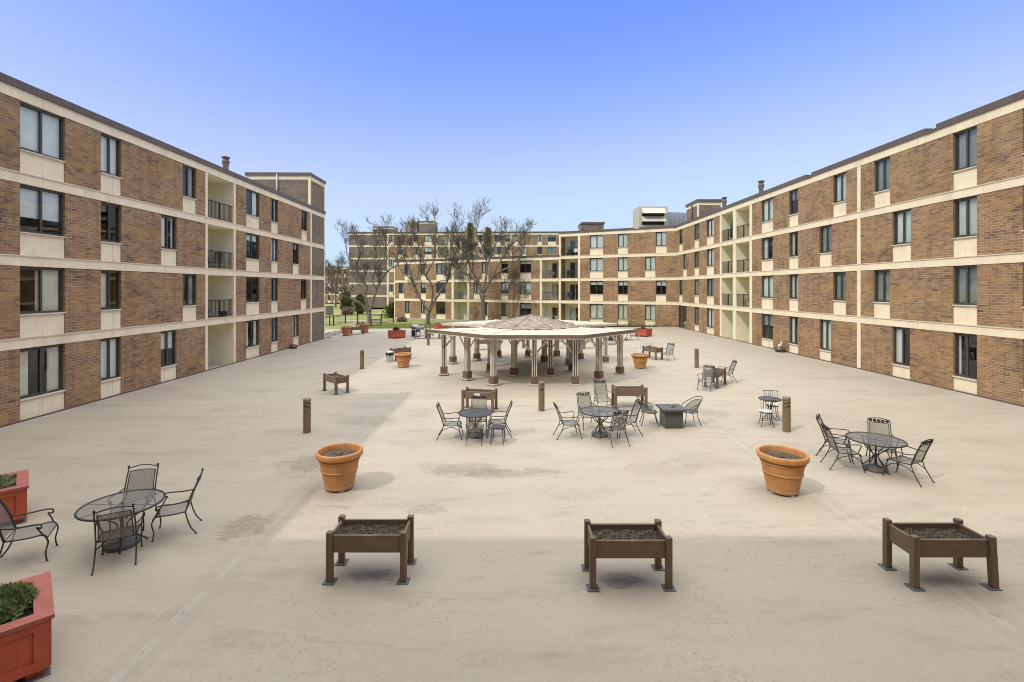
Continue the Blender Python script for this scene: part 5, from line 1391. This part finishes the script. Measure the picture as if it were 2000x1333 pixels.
for s in (-.5, .5): a = MB(); a.tube([(s+.32*math.cos(k*.3142), 0, .34+.32*math.sin(k*.3142)) for k in range(20)], .02, 5, True); a.build('wheel', M['black'], t)
a = MB()
for q in (((-.5, .34), (-.1, .34)), ((-.1, .34), (-.2, .85)), ((-.1, .34), (.38, .72)), ((-.17, .72), (.36, .80)), ((.5, .34), (.34, .92)), ((-.5, .34), (-.17, .72))): a.tube([(q[0][0], 0, q[0][1]), (q[1][0], 0, q[1][1])], .017, 5)
a.build('bike_frame', M['black'], t); a = MB(); a.bbox(-.32, -.1, -.06, .06, .85, .90, .02); a.build('saddle', M['black'], t); a = MB(); a.tube([(.34, -.28, .95), (.34, 0, .92), (.34, .28, .95)], .014, 5); a.build('handlebar', M['black'], t)
p = bal(BW, 1095, 1129, 3, .55, .8); t = thing('bench', 'dark bench on the top balcony of the angled wing', 'bench', p, math.atan2(BW.d.y, BW.d.x))
a = MB(); a.bbox(-.65, .65, -.25, .25, .36, .42, .01); a.build('seat', M['black'], t); a = MB(); a.bbox(-.65, .65, .20, .25, .42, .85, .01); a.build('backrest', M['black'], t)
for s in (-.6, .6): a = MB(); a.box(s-.03, s+.03, -.22, .22, 0, .36); a.build('leg', M['black'], t)
q = bal(BW, 1095, 1129, 3, .78, .70); c = MB(); c.bbox(-.26, .26, -.07, .07, 0, .48, .06); tag(c.build('pillow', M['cushion'], None, (q.x, q.y, q.z+.42), math.atan2(BW.d.y, BW.d.x)), 'white square pillow on the bench of the top angled wing balcony', 'pillow')
p = bal(BW, 1095, 1129, 2, .45, .8); t = thing('grill', 'black barbecue grill on the second highest balcony of the angled wing', 'grill', p, math.atan2(BW.d.y, BW.d.x))
a = MB(); a.bbox(-.4, .4, -.25, .25, .55, .95, .06); a.build('hood', M['black'], t)
for s in (-.35, .35): a = MB(); a.box(s-.03, s+.03, -.2, .2, 0, .55); a.build('leg', M['black'], t)
p = bal(BW, 1095, 1129, 1, .42, .6); t = thing('folding_chair', 'bright blue folding chair on a balcony of the angled wing', 'chair', p, math.atan2(BW.d.y, BW.d.x))
a = MB(); a.bbox(-.33, .33, .12, .18, .45, .92, .02); a.build('backrest', M['blue'], t); a = MB(); a.bbox(-.33, .33, -.3, .12, .42, .47, .02); a.build('seat', M['blue'], t)
for s in (-.3, .3): a = MB(); a.tube([(s, .15, .9), (s, -.25, 0)], .014, 5); a.tube([(s, -.28, .45), (s, .2, 0)], .014, 5); a.build('leg', M['black'], t)
p = bal(LO, 1058, 1090, 0, .82, .7); PA.put(p.x, p.y, (0, -1), 'white chair in the ground floor recess beside the angled wing corner', BC, 1.0, p.z)
p = bal(LO, 1058, 1090, 2, .5, .8); A.put(p.x, p.y, (-.4, -1), 'dark armchair on the top balcony of the three storey wing', BC, 1.0, p.z)
p = bal(LO, 886, 913, 0, .78, .7); PA.put(p.x, p.y, (.2, -1), 'pale chair in the ground floor recess behind the tallest bare tree', BC, 1.0, p.z)
p = bal(LO, 886, 913, 1, .8, .7); PA.put(p.x, p.y, (.2, -1), 'pale chair on the middle balcony behind the tallest bare tree', BC, 1.0, p.z)
p = LW.world((LW.u(405.5)+.55), 1.44, .35); t = thing('wall_tap', 'small white wall fitting in the open left ground floor recess', 'fitting', p); a = MB(); a.bbox(-.06, .06, -.05, .05, 0, .13, .015); a.build('housing', M['whiteplastic'], t); a = MB(); a.tube([(0, 0, -.02), (.06, 0, -.06)], .02, 6); a.build('spout', M['steel'], t)
